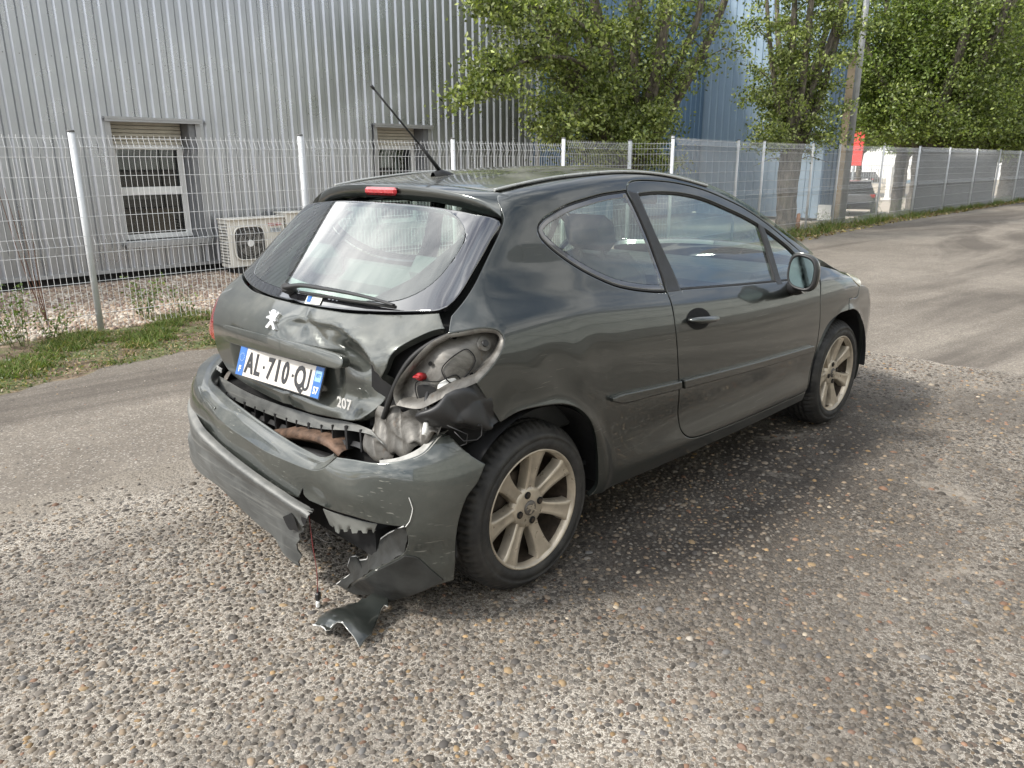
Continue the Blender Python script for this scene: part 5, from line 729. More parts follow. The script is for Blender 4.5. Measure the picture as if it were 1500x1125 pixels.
tree("poplar_tree", 10.7, 6.75, .30, 1.5, 8.5, 11, 3.5, 5, 56000, .040, "nearest broad poplar in front of the blue wall, branches hanging over the grey building", 1.3, bias=(-.34, -.10), flat=(1.1, .75), clump=.115, extra=([(10.5, 6.6, 2.2), (8.6, 6.3, 3.1), (6.9, 6.1, 2.9), (6.3, 6.0, 2.45)], [(10.5, 6.6, 2.4), (8.8, 6.3, 3.6), (7.2, 6.15, 3.75), (6.4, 6.1, 3.5)], [(10.6, 6.6, 2.), (9.3, 6.3, 2.5), (8.3, 6.1, 2.3), (7.6, 6.0, 1.9)], [(10.7, 6.6, 1.9), (10.2, 6.1, 2.3), (9.7, 5.9, 2.1), (9.3, 5.8, 1.75)]))
tree("poplar_tree", 15.95, 6.0, .235, 1.75, 9.5, 7, 2.0, 8, 27000, .043, "poplar with a bare trunk standing behind the far fence by the concrete pole", 1.8, clump=.12)
LG = ((.16, .24, .05), (.20, .28, .065), (.13, .20, .045)); DG = ((.135, .175, .044), (.18, .225, .06), (.25, .295, .09), (.09, .125, .032))
tree("poplar_tree", 30.5, 7.6, .5, 1.8, 12.5, 11, 4.3, 12, 62000, .066, "large dark poplar with many upright limbs above the screened fence", 2.2, cols=DG+((.15, .20, .06),), clump=.27, twl=(1., 2.3))
tree("poplar_tree", 31.6, 8.9, .2, 2., 10.5, 8, 3.4, 15, 42000, .065, "slender poplar with light green leaves right of the lamp post", 2.9, cols=((.16, .22, .05), (.12, .175, .04), (.21, .27, .075)), clump=.28, twl=(.8, 1.8), bias=(-.7, .1))
tree("poplar_tree", 38.5, 8.2, .45, 1.8, 13., 10, 4.6, 18, 46000, .095, "dense dark tree at the far end of the screened fence", 2.0, cols=DG, clump=.45, twl=(1.2, 2.6))
tree("poplar_tree", 48., 8.8, .45, 1.8, 14., 9, 5., 19, 30000, .13, "farthest dark tree closing the line along the yard", 1.6, cols=DG, clump=.5, twl=(1.3, 2.8))
tree("street_tree", 60., 21.6, .2, 2.2, 7.5, 6, 3.2, 22, 14000, .09, "small bright green street tree in front of the white building", 2.6, cols=LG, clump=.3)
tree("street_tree", 58., 17.6, .2, 2.0, 8., 6, 3.2, 25, 14000, .09, "bright green street tree half hidden by the fence post", 2.2, cols=LG, clump=.35)

# ---- street beyond the far fence
sheet("forecourt", [(20.2, 8.), (300, 8.), (300, 300), (20.2, 300)], -.85, simple("pale forecourt", (.46, .40, .33), .95, 0, .12, .5, .2, 60.)); sheet("street", [(57, 9.9), (64, 9.9), (64, 90), (57, 90)], -.846, simple("street tar", (.20, .19, .18), .9))
WB = thing("white_building", (85, 25, 0), "bright white shed across the street seen through the far fence", "building"); m = MB(); m.box([88, 26, 2.9], [16, 60, 7.6]); m.build("wall", simple("white render", (.80, .80, .78), .7), WB); m = MB(); m.box([88, 26, 6.83], [16.6, 60.6, .25]); m.build("roof", simple("roof grey", (.3, .3, .3), .7), WB); m = MB(); m.box([79.96, 26, -.40], [.06, 59, .9]); m.build("plinth", simple("plinth beige", (.45, .42, .36), .8), WB)
LW = thing("low_wall", (67, 20, -.85), "low pale concrete wall topped with railings along the street", "wall"); CON = simple("pale concrete", (.50, .46, .40), .9, 0, .15, 1.5); RAILM = simple("railing grey", (.25, .27, .28), .5)
for k in range(11): m = MB(); m.box([67, 12.+k*2., -.5], [.22, 1.985, .74], bev=.015); m.build("wall_section", CON, LW)
m = MB(); m.box([67, 22, -.08], [.04, 22, .05]); m.box([67, 22, 1.3], [.04, 22, .05]); [m.box([67, 11.1+k*.2, .6], [.03, .03, 1.45]) for k in range(110)]; m.build("railing", RAILM, LW)
RS = thing("red_sign", (48, 17.6, 0), "flat red shop sign panel on posts partly behind leaves", "sign"); m = MB(); m.box([48, 17.25, 2.35], [.12, .9, 2.0], bev=.02); m.build("panel", simple("sign red", (.62, .06, .05), .5), RS); m = MB(); m.tube([[48, 17.25, -.86], [48, 17.25, 1.4]], .06, 8); m.build("post", RAILM, RS)
BO = thing("white_bollard", (52.4, 16.6, -.85), "white plastic pedestal post standing on the forecourt", "bollard"); m = MB(); m.box([52.4, 16.6, .25], [.24, .30, 2.1], bev=.03); m.build("shaft", PVC, BO); m = MB(); m.box([52.4, 16.6, -.79], [.6, .6, .14], bev=.03); m.build("base", PVC, BO)
def parked(x, y, rz, body, label, L_=4.3, Wd=1.8, Hh=1.55, grp=None):
    A = thing("parked_car", (x, y, 0), label, "car", grp); ca, sa = math.cos(rz), math.sin(rz); X = lambda P: np.array([[x+p[0]*ca-p[1]*sa, y+p[0]*sa+p[1]*ca, p[2]] for p in np.asarray(P, float)])
    st = [(-L_/2, .55, .95, .80), (-L_/2+.12, .35, 1.02, .93), (-L_/2+.6, .3, 1.05, 1.), (0, .28, 1.02, 1.), (L_/2-1.1, .3, .98, 1.), (L_/2-.3, .33, .86, .95), (L_/2, .45, .72, .78)]; G = []
    for px_, z0, z1, k in st: w2 = Wd/2*k; G.append(X([[px_, -w2*.9, z0], [px_, -w2, z0+.15], [px_, -w2, (z0+z1)/2], [px_, -w2*.95, z1-.06], [px_, -w2*.86, z1], [px_, w2*.86, z1], [px_, w2*.95, z1-.06], [px_, w2, (z0+z1)/2], [px_, w2, z0+.15], [px_, w2*.9, z0], [px_, -w2*.9, z0]]))
    bd = grid_obj("body", np.array(G), body, A, 0, flip=True); [MB().add(G[e_][:-1], [tuple(range(10)), tuple(range(9, -1, -1))]).build("body_end", body, A) for e_ in (0, -1)]
    c0, c1 = -L_/2+.10, L_/2-1.25; rf = [(c0+.30, c1-.75)]
    base = [[c0, -.78*Wd/1.8, 1.02], [c1, -.78*Wd/1.8, .98], [c1, .78*Wd/1.8, .98], [c0, .78*Wd/1.8, 1.02]]; topp = [[c0+.35, -.58, Hh-.04], [c1-.8, -.58, Hh-.04], [c1-.8, .58, Hh-.04], [c0+.35, .58, Hh-.04]]
    V = X(base+topp); m = MB(); m.add(V, [(0, 1, 5, 4), (1, 2, 6, 5), (2, 3, 7, 6), (3, 0, 4, 7)]); m.build("glasshouse", FRITB, A); m = MB(); m.box([x+((c0+c1)/2-.22)*ca, y+((c0+c1)/2-.22)*sa, Hh-.02], [c1-c0-1.0, 1.22, .06], rz=rz, bev=.025); m.build("roof", body, A)
    for px_ in (-L_/2+.78, L_/2-.82):
        for s_ in (-1, 1):
            c = X([[px_, s_*(Wd/2-.1), .32]])[0]; d = np.array([-sa, ca, 0]); m = MB(); m.tube([c-d*.1, c+d*.1], .32, 20); wv_ = m.build("wheel", FRITB, A); m = MB(); m.tube([c-d*.105, c+d*.105], .2, 14); m.build("hubcap", RAILM, wv_)
    for s_ in (-1, 1): c = X([[-L_/2+.05, s_*Wd*.40, .92]])[0]; m = MB(); m.box(c, [.12, .22, .16], rz=rz, bev=.03); m.build("tail_light", REDL, A)
    c = X([[-L_/2-.02, 0, .5]])[0]; m = MB(); m.box(c, [.12, Wd*.9, .26], rz=rz, bev=.05); m.build("rear_bumper", FRITB, A); A.location.z = -.85
FRITB = simple("dark glass and trim", (.02, .022, .024), .15); REDL = simple("tail red", (.4, .03, .03), .2)
parked(36.3, 12.35, .36, simple("grey car paint", (.13, .135, .14), .2, .1), "dark grey parked estate car behind the far fence, red tail lamp"); parked(75, 27.8, 1.5, simple("black car paint", (.03, .03, .03), .2), "black parked car beyond the street railings"); parked(75., 21., 1.6, simple("blue car paint", (.10, .16, .2), .2), "dark blue parked car beyond the street railings")
# ---- tall warehouse on the other side of the yard (mirrored in the doors and windows)
WH = thing("warehouse", (8, -9.6, 0), "tall pale panelled warehouse facing the car across the yard", "building"); m = MB(); m.box([10, -13, 4.2], [50, 6.6, 8.4]); m.build("core", simple("warehouse core", (.20, .20, .19), .8, 0, .12, .4), WH)
RSH = simple("wall panel", (.76, .78, .72), .7, 0, .2, .8); RS2 = simple("base panel", (.34, .32, .29), .8, 0, .2, .8); m0 = {}
for k in range(33):
    for j, (za, zb3) in enumerate(((.02, 1.3), (1.33, 3.4), (3.43, 5.6), (5.63, 7.3), (7.36, 8.5))):
        m = MB(); m.box([-13.6+k*1.5, -9.66, (za+zb3)/2], [1.43, .09, zb3-za-.04], bev=.01)
        if j not in m0: m0[j] = m.build("wall_panel", RS2 if j == 0 else RSH if j < 4 else FLASH, WH); continue
        o = m0[j].copy(); COL.objects.link(o); o.location.x += k*1.5


# ================================================================== THE CAR
def paint(name, dust=.05, base=(.022, .027, .025), dscale=3.5, scr=.45):
    t = NT(name)
    fl = t.n("TexVoronoi", Scale=2600., Vector=t.co).outputs["Color"]
    b = t.mix(.10, base, fl, 'OVERLAY')
    p = t.bsdf(Base_Color=b, Metallic=.45, Roughness=.30, Coat_IOR=1.62, Coat_Weight=1., Coat_Roughness=t.ramp(t.noise(7., 6), (.35, .008), (.75, .035)), Specular_IOR_Level=.5)
    d = t.bsdf(Base_Color=t.mix(t.noise(30., 3), (.16, .165, .15), (.24, .235, .205)), Roughness=.8, Specular_IOR_Level=.25)
    g = t.n("NewGeometry"); up = t.n("SeparateXYZ", Vector=g.outputs["Normal"]).outputs[2]
    n = t.math('MULTIPLY', t.ramp(t.noise(dscale, 8, .66, dist=.6), (.40, .1), (.72, 1.)), t.ramp(t.noise(dscale*9, 6, .7), (.3, .55), (.7, 1.)))
    f = t.math('MULTIPLY', n, t.math('ADD', t.math('MULTIPLY', t.math('MAXIMUM', up, 0.), dust*4.2), dust))
    sc = t.n("TexNoise", Scale=1., Detail=2., Vector=t.n("Mapping", Vector=t.co, Scale=(7., 26., 210.), Rotation=(.5, .2, .3)).outputs[0]).outputs[0]
    scm = t.math('MULTIPLY', t.ramp(sc, (.675, 0.), (.70, 1.)), t.ramp(t.noise(2.6, 3), (.47, 0.), (.60, scr)))
    f = t.math('MAXIMUM', f, scm)
    m = t.n("MixShader"); t.set(m.inputs[0], f); t.set(m.inputs[1], p.outputs[0]); t.set(m.inputs[2], d.outputs[0])
    return t.end(m)
PAINT = paint("car paint", .036); PAINT_R = paint("car paint tailgate", .16, base=(.040, .047, .043), dscale=2.6); PAINT_ROOF = paint("car paint roof", .17, base=(.045, .047, .043)); PAINT_B = paint("bumper paint", .14, base=(.040, .047, .043), dscale=4., scr=1.)
def glassm(name, tint, refl=1.0, extra=0.0):
    t = NT(name); tr = t.n("BsdfTransparent", Color=tint); gl = t.n("BsdfGlossy", Color=(1, 1, 1), Roughness=.008)
    bf = t.n("NewGeometry").outputs["Backfacing"]; fr = t.n("Fresnel", IOR=t.math("MULTIPLY_ADD", bf, 1/1.52-1.52, 1.52)); fc = t.math('MULTIPLY_ADD', fr.outputs[0], refl, extra); m = t.n("MixShader"); t.set(m.inputs[0], fc); t.set(m.inputs[1], tr.outputs[0]); t.set(m.inputs[2], gl.outputs[0])
    dd = t.n("BsdfDiffuse", Color=(.55, .56, .52)); m2 = t.n("MixShader")
    t.set(m2.inputs[0], t.ramp(t.noise(6., 7, .7), (.45, .015), (.85, .09))); t.set(m2.inputs[1], m.outputs[0]); t.set(m2.inputs[2], dd.outputs[0]); return t.end(m2)
GLASS = glassm("side glass", (.76, .89, .81), 2.1, .03); GLASS_R = glassm("rear glass", (.66, .82, .74), 2.0, .02); GLASS_W = glassm("windscreen glass", (.80, .9, .84))
FRIT = simple("glass frit", (.012, .012, .014), .06, var=.05, coat=1., cior=2.1)
BLACK = simple("black plastic", (.018, .018, .019), .48, bump=.06, bscale=900.); RUB = simple("rubber seal", (.012, .012, .012), .6)
VOID = simple("dark inner body", (.006, .006, .0065), .95); TRIM = simple("pillar trim", (.02, .02, .021), .42, bump=.05, bscale=700)
def scuffed():
    t = NT("scuffed grey plastic"); n1 = t.noise(6., 9, .7, dist=.6); st = t.n("TexNoise", Scale=1., Detail=4., Roughness=.6, Vector=t.n("Mapping", Vector=t.co, Scale=(5., 3., 90.)).outputs[0]).outputs[0]
    c = t.mix(t.ramp(n1, (.38, 0.), (.66, 1.)), (.060, .064, .064), (.125, .13, .127)); c = t.mix(t.ramp(st, (.52, 0.), (.72, .55)), c, (.24, .24, .225)); c = t.mix(t.ramp(t.noise(17., 6, .7), (.66, 0.), (.69, .9)), c, (.014, .014, .014))
    g = t.n("NewGeometry"); up = t.n("SeparateXYZ", Vector=g.outputs["Normal"]).outputs[2]; c = t.mix(t.math('MULTIPLY', t.ramp(up, (.1, 0.), (.8, .7)), t.ramp(n1, (.3, .3), (.6, 1.))), c, (.27, .265, .245))
    return t.end(t.bsdf(Base_Color=c, Roughness=t.ramp(n1, (.3, .35), (.7, .6)), Normal=t.bump(t.noise(90., 5), .12, .002)))
SCUFF = scuffed()
def primer():
    t = NT("bare dirty panel"); n1 = t.noise(9., 9, .68, dist=.8)
    c = t.mix(t.ramp(n1, (.36, 0.), (.62, 1.)), (.045, .041, .035), (.17, .162, .148)); c = t.mix(t.ramp(t.noise(22., 5, .6), (.62, 0.), (.75, .7)), c, (.10, .065, .04))
    return t.end(t.bsdf(Base_Color=c, Metallic=.25, Roughness=t.ramp(n1, (.3, .6), (.7, .3)), Normal=t.bump(t.noise(40., 5), .12, .004)))
PRIMER = primer(); RUST = simple("rusty beam", (.12, .075, .052), .70, .3, .6, 26., .5, 130.)
INNERB = simple("torn plastic and lip shade", (.020, .021, .020), .55, 0, .5, 12., .3, 60.)
ALLOY = simple("dirty alloy", (.46, .405, .325), .34, .5, .22, 16., .05, 200.); ALLOY_D = simple("brake dust and shade", (.050, .038, .028), .6, .4, .5, 30.)
CHROME = simple("chrome", (.80, .80, .79), .22, .55, .05); TYRE = None
def tyre_mat():
    t = NT("tyre rubber"); c = t.mix(t.ramp(t.noise(14., 6, .65), (.38, 0.), (.7, 1.)), (.014, .014, .014), (.040, .038, .035))
    return t.end(t.bsdf(Base_Color=c, Roughness=t.ramp(t.noise(25., 4), (.3, .5), (.7, .8)), Normal=t.bump(t.noise(90., 4), .12, .003)))
TYRE = tyre_mat()
def lampm(name, col, rough=.08):
    t = NT(name); v = t.n("TexVoronoi", Scale=90., Vector=t.co).outputs["Distance"]
    return t.end(t.bsdf(Base_Color=col, Roughness=rough, Coat_Weight=1., Coat_Roughness=.03, Normal=t.bump(v, .25, .004)))
RED = lampm("red lens", (.36, .012, .02)); CLEARL = lampm("cloudy headlamp", (.62, .58, .44), .3); WHITEP = simple("white plastic", (.7, .7, .68), .4)
SEATM = simple("grey seat cloth", (.10, .11, .11), .9, bump=.2, bscale=400); DASH = simple("dashboard", (.028, .03, .031), .6, bump=.15, bscale=300); LINER = simple("pale headlining", (.45, .46, .43), .9)
REDPLUG = simple("red plug", (.32, .012, .015), .35); SIGNP = simple("plate white", (.62, .58, .53), .35, var=.06, scale=14.); BLUEP = simple("plate blue", (.03, .13, .40), .35); INK = simple("plate ink", (.02, .02, .022), .4)

CAR = thing("damaged_car", (1.27, 0, 0), "dark green-grey three-door hatchback with smashed rear bumper and missing tail lamp", "car")
fA = lambda p: p

# ---- side panels, both sides
qs = outline("qglass", .014); dh = outline("dhole", .014)
for mir in (False, True):
    sp = .018 if not mir else .035
    k = dict(mirror=mir)
    panel("body_side", "body_side", "sq", PAINT, CAR, sp=sp, rim=.02, **k)
    dr = panel("door", "door", "side", PAINT, CAR, sp=sp, rim=.02, holes=["dhole"], **k)
    panel("front_wing", "fender", "side", PAINT, CAR, sp=sp, rim=.02, **k)
    # quarter glass: seal, dark printed border, clear pane
    qw = panel("quarter_window", offset_poly(qs, .002), "sq", RUB, CAR, sp=.02, off=-.006, gap=0, rim=.01, roll=0, holes=[offset_poly(qs, .007)], **k)
    panel("printed_border", offset_poly(qs, .0075), "sq", FRIT, qw, sp=.02, off=-.005, gap=0, rim=.003, roll=.001, holes=[offset_poly(qs, .026)], **k)
    panel("pane", offset_poly(qs, .0265), "sq", GLASS, qw, sp=.03, off=-.0055, gap=0, rim=0, roll=0, **k)
    panel("window_seal", offset_poly(dh, -.003), "side", RUB, dr, sp=.02, off=-.004, gap=0, rim=.012, roll=.001, holes=[offset_poly(dh, .009)], **k)
    panel("pane", offset_poly(dh, .006), "side", GLASS, dr, sp=.03, off=-.011, gap=0, rim=0, roll=0, **k)
    panel("pillar_trim", "pillar", "side", TRIM, dr, sp=.02, off=.0015, gap=.0005, rim=.01, **k)
    panel("window_divider", "divider", "side", TRIM, dr, sp=.02, off=.001, gap=0, rim=.01, **k)
    panel("side_moulding", "mould_d", "side", PAINT, dr, sp=.014, off=.019, gap=.001, rim=.024, roll=.004, **k)
    panel("side_moulding", "mould_r", "side", PAINT, CAR, sp=.014, off=.019, gap=.001, rim=.024, roll=.004, **k)
    panel("headlight", "headlight", "side", CLEARL, CAR, sp=.02, off=.002, gap=.001, rim=.03, **k)
    # sill skirt under the body and dark wheel-arch liners
    s = -1 if not mir else 1
    for cx in (0., 2.54):
        th = np.linspace(R(-3), R(186), 40); rr = .375; G = np.array([[[cx+rr*math.cos(a), s*y, .312+rr*math.sin(a)] for a in th] for y in (.45, .62, .80, .842)])
        grid_obj("wheel_arch_liner", G, BLACK, CAR, 0, flip=not mir)
# blister the mirror sits on
for mir in (False, True):
    s = -1 if not mir else 1
    mir_ = bpy.data.objects.new("door_mirror", None); COL.objects.link(mir_); mir_.parent = CAR
    c = np.array([1.735, s*.935, .985])
    nu, nv = 36, 18; V = []
    for i in range(nv+1):
        a = math.pi*i/nv
        for j in range(nu):
            b = 2*math.pi*j/nu; sg = lambda v, e: math.copysign(abs(v)**e, v)
            y = .073*sg(math.cos(b), .75)*sg(math.sin(a), .6); z = .088*sg(math.sin(b), .75)*sg(math.sin(a), .6); x = .062*math.cos(a)
            if x < 0: x *= .10
            z += .012*(-s)*0+(.018*(-y*s)/.1 if True else 0)
            V.append([c[0]-.01+x-.25*(y*-s)*.3, c[1]+y, c[2]+z])
    F = [(i*nu+j, i*nu+(j+1) % nu, (i+1)*nu+(j+1) % nu, (i+1)*nu+j) for i in range(nv) for j in range(nu)]
    sh = mesh_obj("mirror_shell", V, F, PAINT, mir_, True)
    G = []
    for rr in (1.0, .92, .86, .80):
        ring = []
        for j in range(41):
            b = 2*math.pi*j/40; sg = lambda v, e: math.copysign(abs(v)**e, v)
            y = .070*rr*sg(math.cos(b), .7); z = .085*rr*sg(math.sin(b), .7)+.018*(-y*s)/.1
            ring.append([c[0]-.032+(.012 if rr > .95 else -.004 if rr > .88 else -.003 if rr > .83 else .003)-.075*(y*-s), c[1]+y, c[2]+z])
        G.append([[q_[0]+.16*(q_[2]-c[2]), q_[1], q_[2]] for q_ in ring])
    grid_obj("mirror_surround", np.array(G), BLACK, mir_, 0, flip=(s > 0))
    gm = MB(); gm.add(np.array(G[-1][:-1])+[-.003, 0, 0], [tuple(range(40)), tuple(range(39, -1, -1))]); gm.build("mirror_glass", simple("mirror glass", (.13, .165, .155), .03, 1., .03) if not mir else MAT["mirror glass"], mir_)
    m = MB(); m.tube([[1.86, s*.83, .885], [1.81, s*.872, .888], [1.765, s*.905, .90], [1.745, s*.925, .935]], [.05, .042, .036, .03], 12, squash=.75); m.build("mirror_foot", BLACK, mir_)
    m = MB(); m.tube([[1.755, s*.935, .893], [1.795, s*.915, .888], [1.82, s*.885, .885]], [.013, .014, .009], 8); m.build("indicator", WHITEP, mir_)
    # handle with its cup
    hd = panel("handle_cup", "handle_cup", "side", VOID, CAR, sp=.02, off=.0012, gap=0, rim=0, roll=0, mirror=mir)
    xs = np.linspace(.865, 1.075, 12); hb = []
    for i, x in enumerate(xs):
        t = i/11; hb.append([x, -(.862+.034*math.sin(math.pi*min(1, max(0, t)))**.5), .868-.018*t])
    m = MB(); m.tube(np.array(hb)*[1, -s, 1], [.010, .017, .021, .022, .022, .022, .0215, .021, .020, .019, .016, .010], 12, squash=.62); m.build("door_handle", PAINT, CAR)

# ---- roof, bonnet, screen, nose
dt = np.array(DATA["ditch"]); top = lambda a: to2(np.asarray(a, float), "top")
def sym(P): P = np.asarray(P, float); return np.concatenate([P, (P*[1, -1])[::-1]])
roof_o = sym(catmull(np.concatenate([[[.105, .0], [.11, -.30], [.13, -.503]], dt[1:7, :2]+[0, .004], [[1.43, -.575], [1.47, -.30], [1.48, 0]]])[:, :2], step=.02))
panel("roof_panel", roof_o, "top", PAINT_ROOF, CAR, sp=.022, gap=.002, rim=.02)
for s in (1, -1):
    P = catmull(dt[:7]*[1, s, 1]+[0, 0, .006], step=.03); m = MB(); m.tube(P, .006, 6); m.build("roof_trim", simple("roof strip", (.42, .43, .42), .3, .3, .05) if "roof strip" not in MAT else MAT["roof strip"], CAR)
ws = sym(catmull(np.concatenate([[[1.485, 0], [1.475, -.30], [1.45, -.555]], dt[7:, :2]+[0, .035], [[2.36, -.70], [2.44, -.40], [2.47, 0]]]), step=.02))
panel("windscreen", ws, "top", GLASS_W, CAR, sp=.05, gap=.004, rim=.004)
hood = sym(catmull(np.array([[2.50, 0], [2.47, -.40], [2.42, -.72], [2.62, -.755], [2.82, -.735], [3.0, -.66], [3.18, -.45], [3.24, 0]]), step=.025))
panel("bonnet", hood, "top", PAINT, CAR, sp=.05, gap=.003, rim=.03)
cow = sym(catmull(np.array([[2.465, 0], [2.43, -.40], [2.35, -.705], [2.415, -.725], [2.47, -.40], [2.50, 0]]), True, [1, 0, 1, 1, 0, 1], step=.02)[:-1])
panel("nose", catmull(np.array([[-.73, .22], [.73, .22], [.735, .45], [.70, .66], [.4, .72], [-.4, .72], [-.70, .66], [-.735, .45]]), True, step=.03), "front", PAINT, CAR, sp=.06, off=-.002, rim=.03)
o_ = np.array([[2.520, .6885], [2.5595, .7462], [2.70, .7395], [2.757, .787], [2.80, .792], [2.90, .775], [3.05, .72], [3.15, .60], [3.17, .45], [3.14, .30], [3.06, .20], [2.925, .19], [2.912, .29], [2.902, .39], [2.868, .49], [2.80, .575], [2.71, .642], [2.61, .680]])
o_ = catmull(o_, True, [1, 1, 0, 1, 0, 0, 0, 0, 0, 0, 1, 1, 0, 0, 0, 0, 0, 0], step=.012); fqp = to2(fix_nan(to3(f_body, o_, "side")), "fq")
for mir in (False, True): panel("front_bumper", fqp, "fq", PAINT, CAR, sp=.025, off=.0, gap=.0015, rim=.02, mirror=mir)

# ---- tailgate with its dents
RG = np.array(DATA["ridge"])[::-1]
def sstep(t): t = np.clip(t, 0, 1); return t*t*(3-2*t)
def dent(P):
    y, z = P[:, 1], P[:, 2]
    rec = sstep((.375-y)/.05)*sstep((y+.365)/.05)*sstep((z-.672)/.045)*sstep((.872-z)/.02)
    d = .034*rec
    zr = np.interp(y, RG[:, 0], RG[:, 1]); t = np.maximum(zr-z, 0)
    wr = sstep((-.015-y)/.13)
    d = d+wr*.055*(1-np.exp(-t/.02))*np.exp(-t/.11)*(1-.5*rec)
    d = d+.046*sstep((-.20-y)/.20)*sstep((z-.66)/.08)*sstep((zr-.02-z)/.06)
    # kink running down from the lower end of the badge to the handle strip
    a, b = np.array([-.134, .963]), np.array([-.246, .895]); ab = b-a; u = np.clip(((y-a[0])*ab[0]+(z-a[1])*ab[1])/(ab@ab), 0, 1); dist = (y-a[0]-u*ab[0])*ab[1]-(z-a[1]-u*ab[1])*ab[0]; dist /= np.linalg.norm(ab); far = np.hypot(y-a[0]-u*ab[0], z-a[1]-u*ab[1])
    d = d+.011*np.exp(-(far/.026)**2)*(dist > 0)*np.minimum(1, abs(dist)/.01)
    # edge pulled out beside the lamp, creases low down
    d = d-.012*np.exp(-(((y+.60)/.06)**2+((z-.90)/.05)**2))+.012*np.exp(-(((y+.40)/.05)**2+((z-.675)/.03)**2))+.010*np.exp(-(((y+.06)/.02)**2+((z-.645)/.03)**2))
    d = d+.0035*np.sin(y*31+2)*np.sin(z*38)*sstep((.05-y)/.2)
    Q = P.copy(); Q[:, 0] += d; return Q
ht, hr, hb = (np.array(DATA[k]) for k in ("htop", "hright", "hbot"))
pt = np.concatenate([[[0, 1.0005]], ht])
right = np.concatenate([pt, hr, hb[:-1]]); cr_ = [0]*len(pt); cr_[-1] = 1
left = (hr*[-1, 1]-np.stack([.05*np.clip((1.-hr[:, 1])/.06, 0, 1)*np.clip((hr[:, 1]-.62)/.1, 0, 1), 0*hr[:, 1]], 1))[::-1]
lt = (pt*[-1, 1])[::-1][:-1]
full = np.concatenate([right, left, lt]); crn = [0]*len(full); crn[len(pt)-1] = 1; crn[len(pt)] = 1; crn[len(right)+len(left)-1] = 1; crn[len(right)+len(left)] = 1
tg_o = catmull(full, True, crn, .012)
TG = panel("tailgate", tg_o, "rear", PAINT_R, CAR, sp=.0125, gap=.002, rim=.028, deform=dent, roll=.002)
so_, sc_ = DATA["strip"]
panel("handle_strip", catmull(np.array(so_), True, sc_, .01), "rear", PAINT_R, TG, sp=.016, off=.010, gap=0, rim=.034, roll=.003)
# badge, model number, plate
EM = np.array(DATA["emblem"]); tri = geometry.tessellate_polygon([[Vector((-p[1], p[2], 0)) for p in EM]]); k = len(EM); nE = np.array([-.85, 0, .5])
mesh_obj("lion_emblem", np.concatenate([EM+nE*.008, EM-nE*.006]), [tuple(t) for t in tri]+[tuple(i+k for i in t[::-1]) for t in tri]+[(i, i+k, (i+1) % k+k, (i+1) % k) for i in range(k)], CHROME, TG)
lettering("model_number", "207", [-.481, -.415, .716], [.012, -1, .02], [.10, 0, 1], .050, CHROME, TG, .002, .0012, 1.02, 1.1)
lettering("trim_badge", "SPORT", [-.467, .555, .652], [-.17, -1, 0], [.10, 0, 1], .026, CHROME, TG, .0015, .0006, 1., .95)
ya, tl = -.0876, .3353; PX = -np.array([math.sin(ya), math.cos(ya), 0]); PY = np.array([math.sin(tl), 0, math.cos(tl)]); PO = np.array([-.5085, -.0319, .7623]); PN = np.cross(PX, PY)
NPt = bpy.data.objects.new("number_plate", None); COL.objects.link(NPt); NPt.parent = CAR
def pq(name, x0, x1, y0, y1, z, m, th=.0015, r=0):
    b = MB(); V = np.array([PO+PX*x+PY*y+PN*zz for zz in (z, z-th) for x, y in ((x0, y0), (x1, y0), (x1, y1), (x0, y1))]); b.add(V, [(0, 1, 2, 3), (7, 6, 5, 4), (0, 4, 5, 1), (1, 5, 6, 2), (2, 6, 7, 3), (3, 7, 4, 0)]); return b.build(name, m, NPt)
pq("plate_backing", -.262, .262, -.057, .057, -.001, BLACK, .004); pq("plate_face", -.258, .258, -.053, .053, .0006, SIGNP); pq("country_band", -.2585, -.212, -.0535, .0535, .0014, BLUEP); pq("region_band", .213, .2585, -.0535, .0535, .0014, BLUEP)
pl = lambda n, s, x, y, size, m, sx=1., bold=.0, tg=1.: lettering(n, s, PO+PX*x+PY*y+PN*.0022, PX, PY, size, m, NPt, .0005, bold, tg, sx)
for ch, x in (("A", -.178), ("L", -.126), ("7", -.045), ("1", .002), ("0", .050), ("Q", .137)): pl("plate_character", ch, x, -.003, .108, INK, .72 if ch != "1" else .8, .0032)
b = MB(); jp = [(.190+.0, .0375), (.190, -.020)]+[(.176+.014*math.cos(a), -.020-.0165*math.sin(a)) for a in np.linspace(0, math.pi, 9)]+[(.162, -.012)]; jp = np.array(jp); tj = np.gradient(jp, axis=0); tj /= np.linalg.norm(tj, axis=1, keepdims=True); nj = np.stack([-tj[:, 1], tj[:, 0]], 1)*.0048
lo_, hi_ = jp-nj, jp+nj; P_ = lambda q: PO+PX*q[0]+PY*q[1]+PN*.0024; b.add([P_(q) for q in lo_]+[P_(q) for q in hi_], [(i, i+1, len(jp)+i+1, len(jp)+i)[::o] for i in range(len(jp)-1) for o in (1, -1)]); b.build("plate_character", INK, NPt)
for x in (-.086, .094): pq("plate_dot", x-.005, x+.005, -.006, .004, .0026, INK)
pl("country_letter", "F", -.2355, -.030, .032, WHITEP, 1., .0012); pl("region_number", "57", .236, -.030, .034, WHITEP, .85, .0012)
b = MB()
for k in range(12): b.disc(PO+PX*(-.2355+.0145*math.cos(k*R(30)))+PY*(.016+.0145*math.sin(k*R(30)))+PN*.0022, PN, .0022, 6)
b.build("star_ring", simple("pale stars", (.35, .47, .62), .4), NPt)
pq("region_badge", .219, .2525, .002, .040, .0024, simple("pale blue print", (.25, .45, .62), .4)); pl("region_badge_lettering", "EST", .236, .022, .017, BLUEP, .9, .0008)

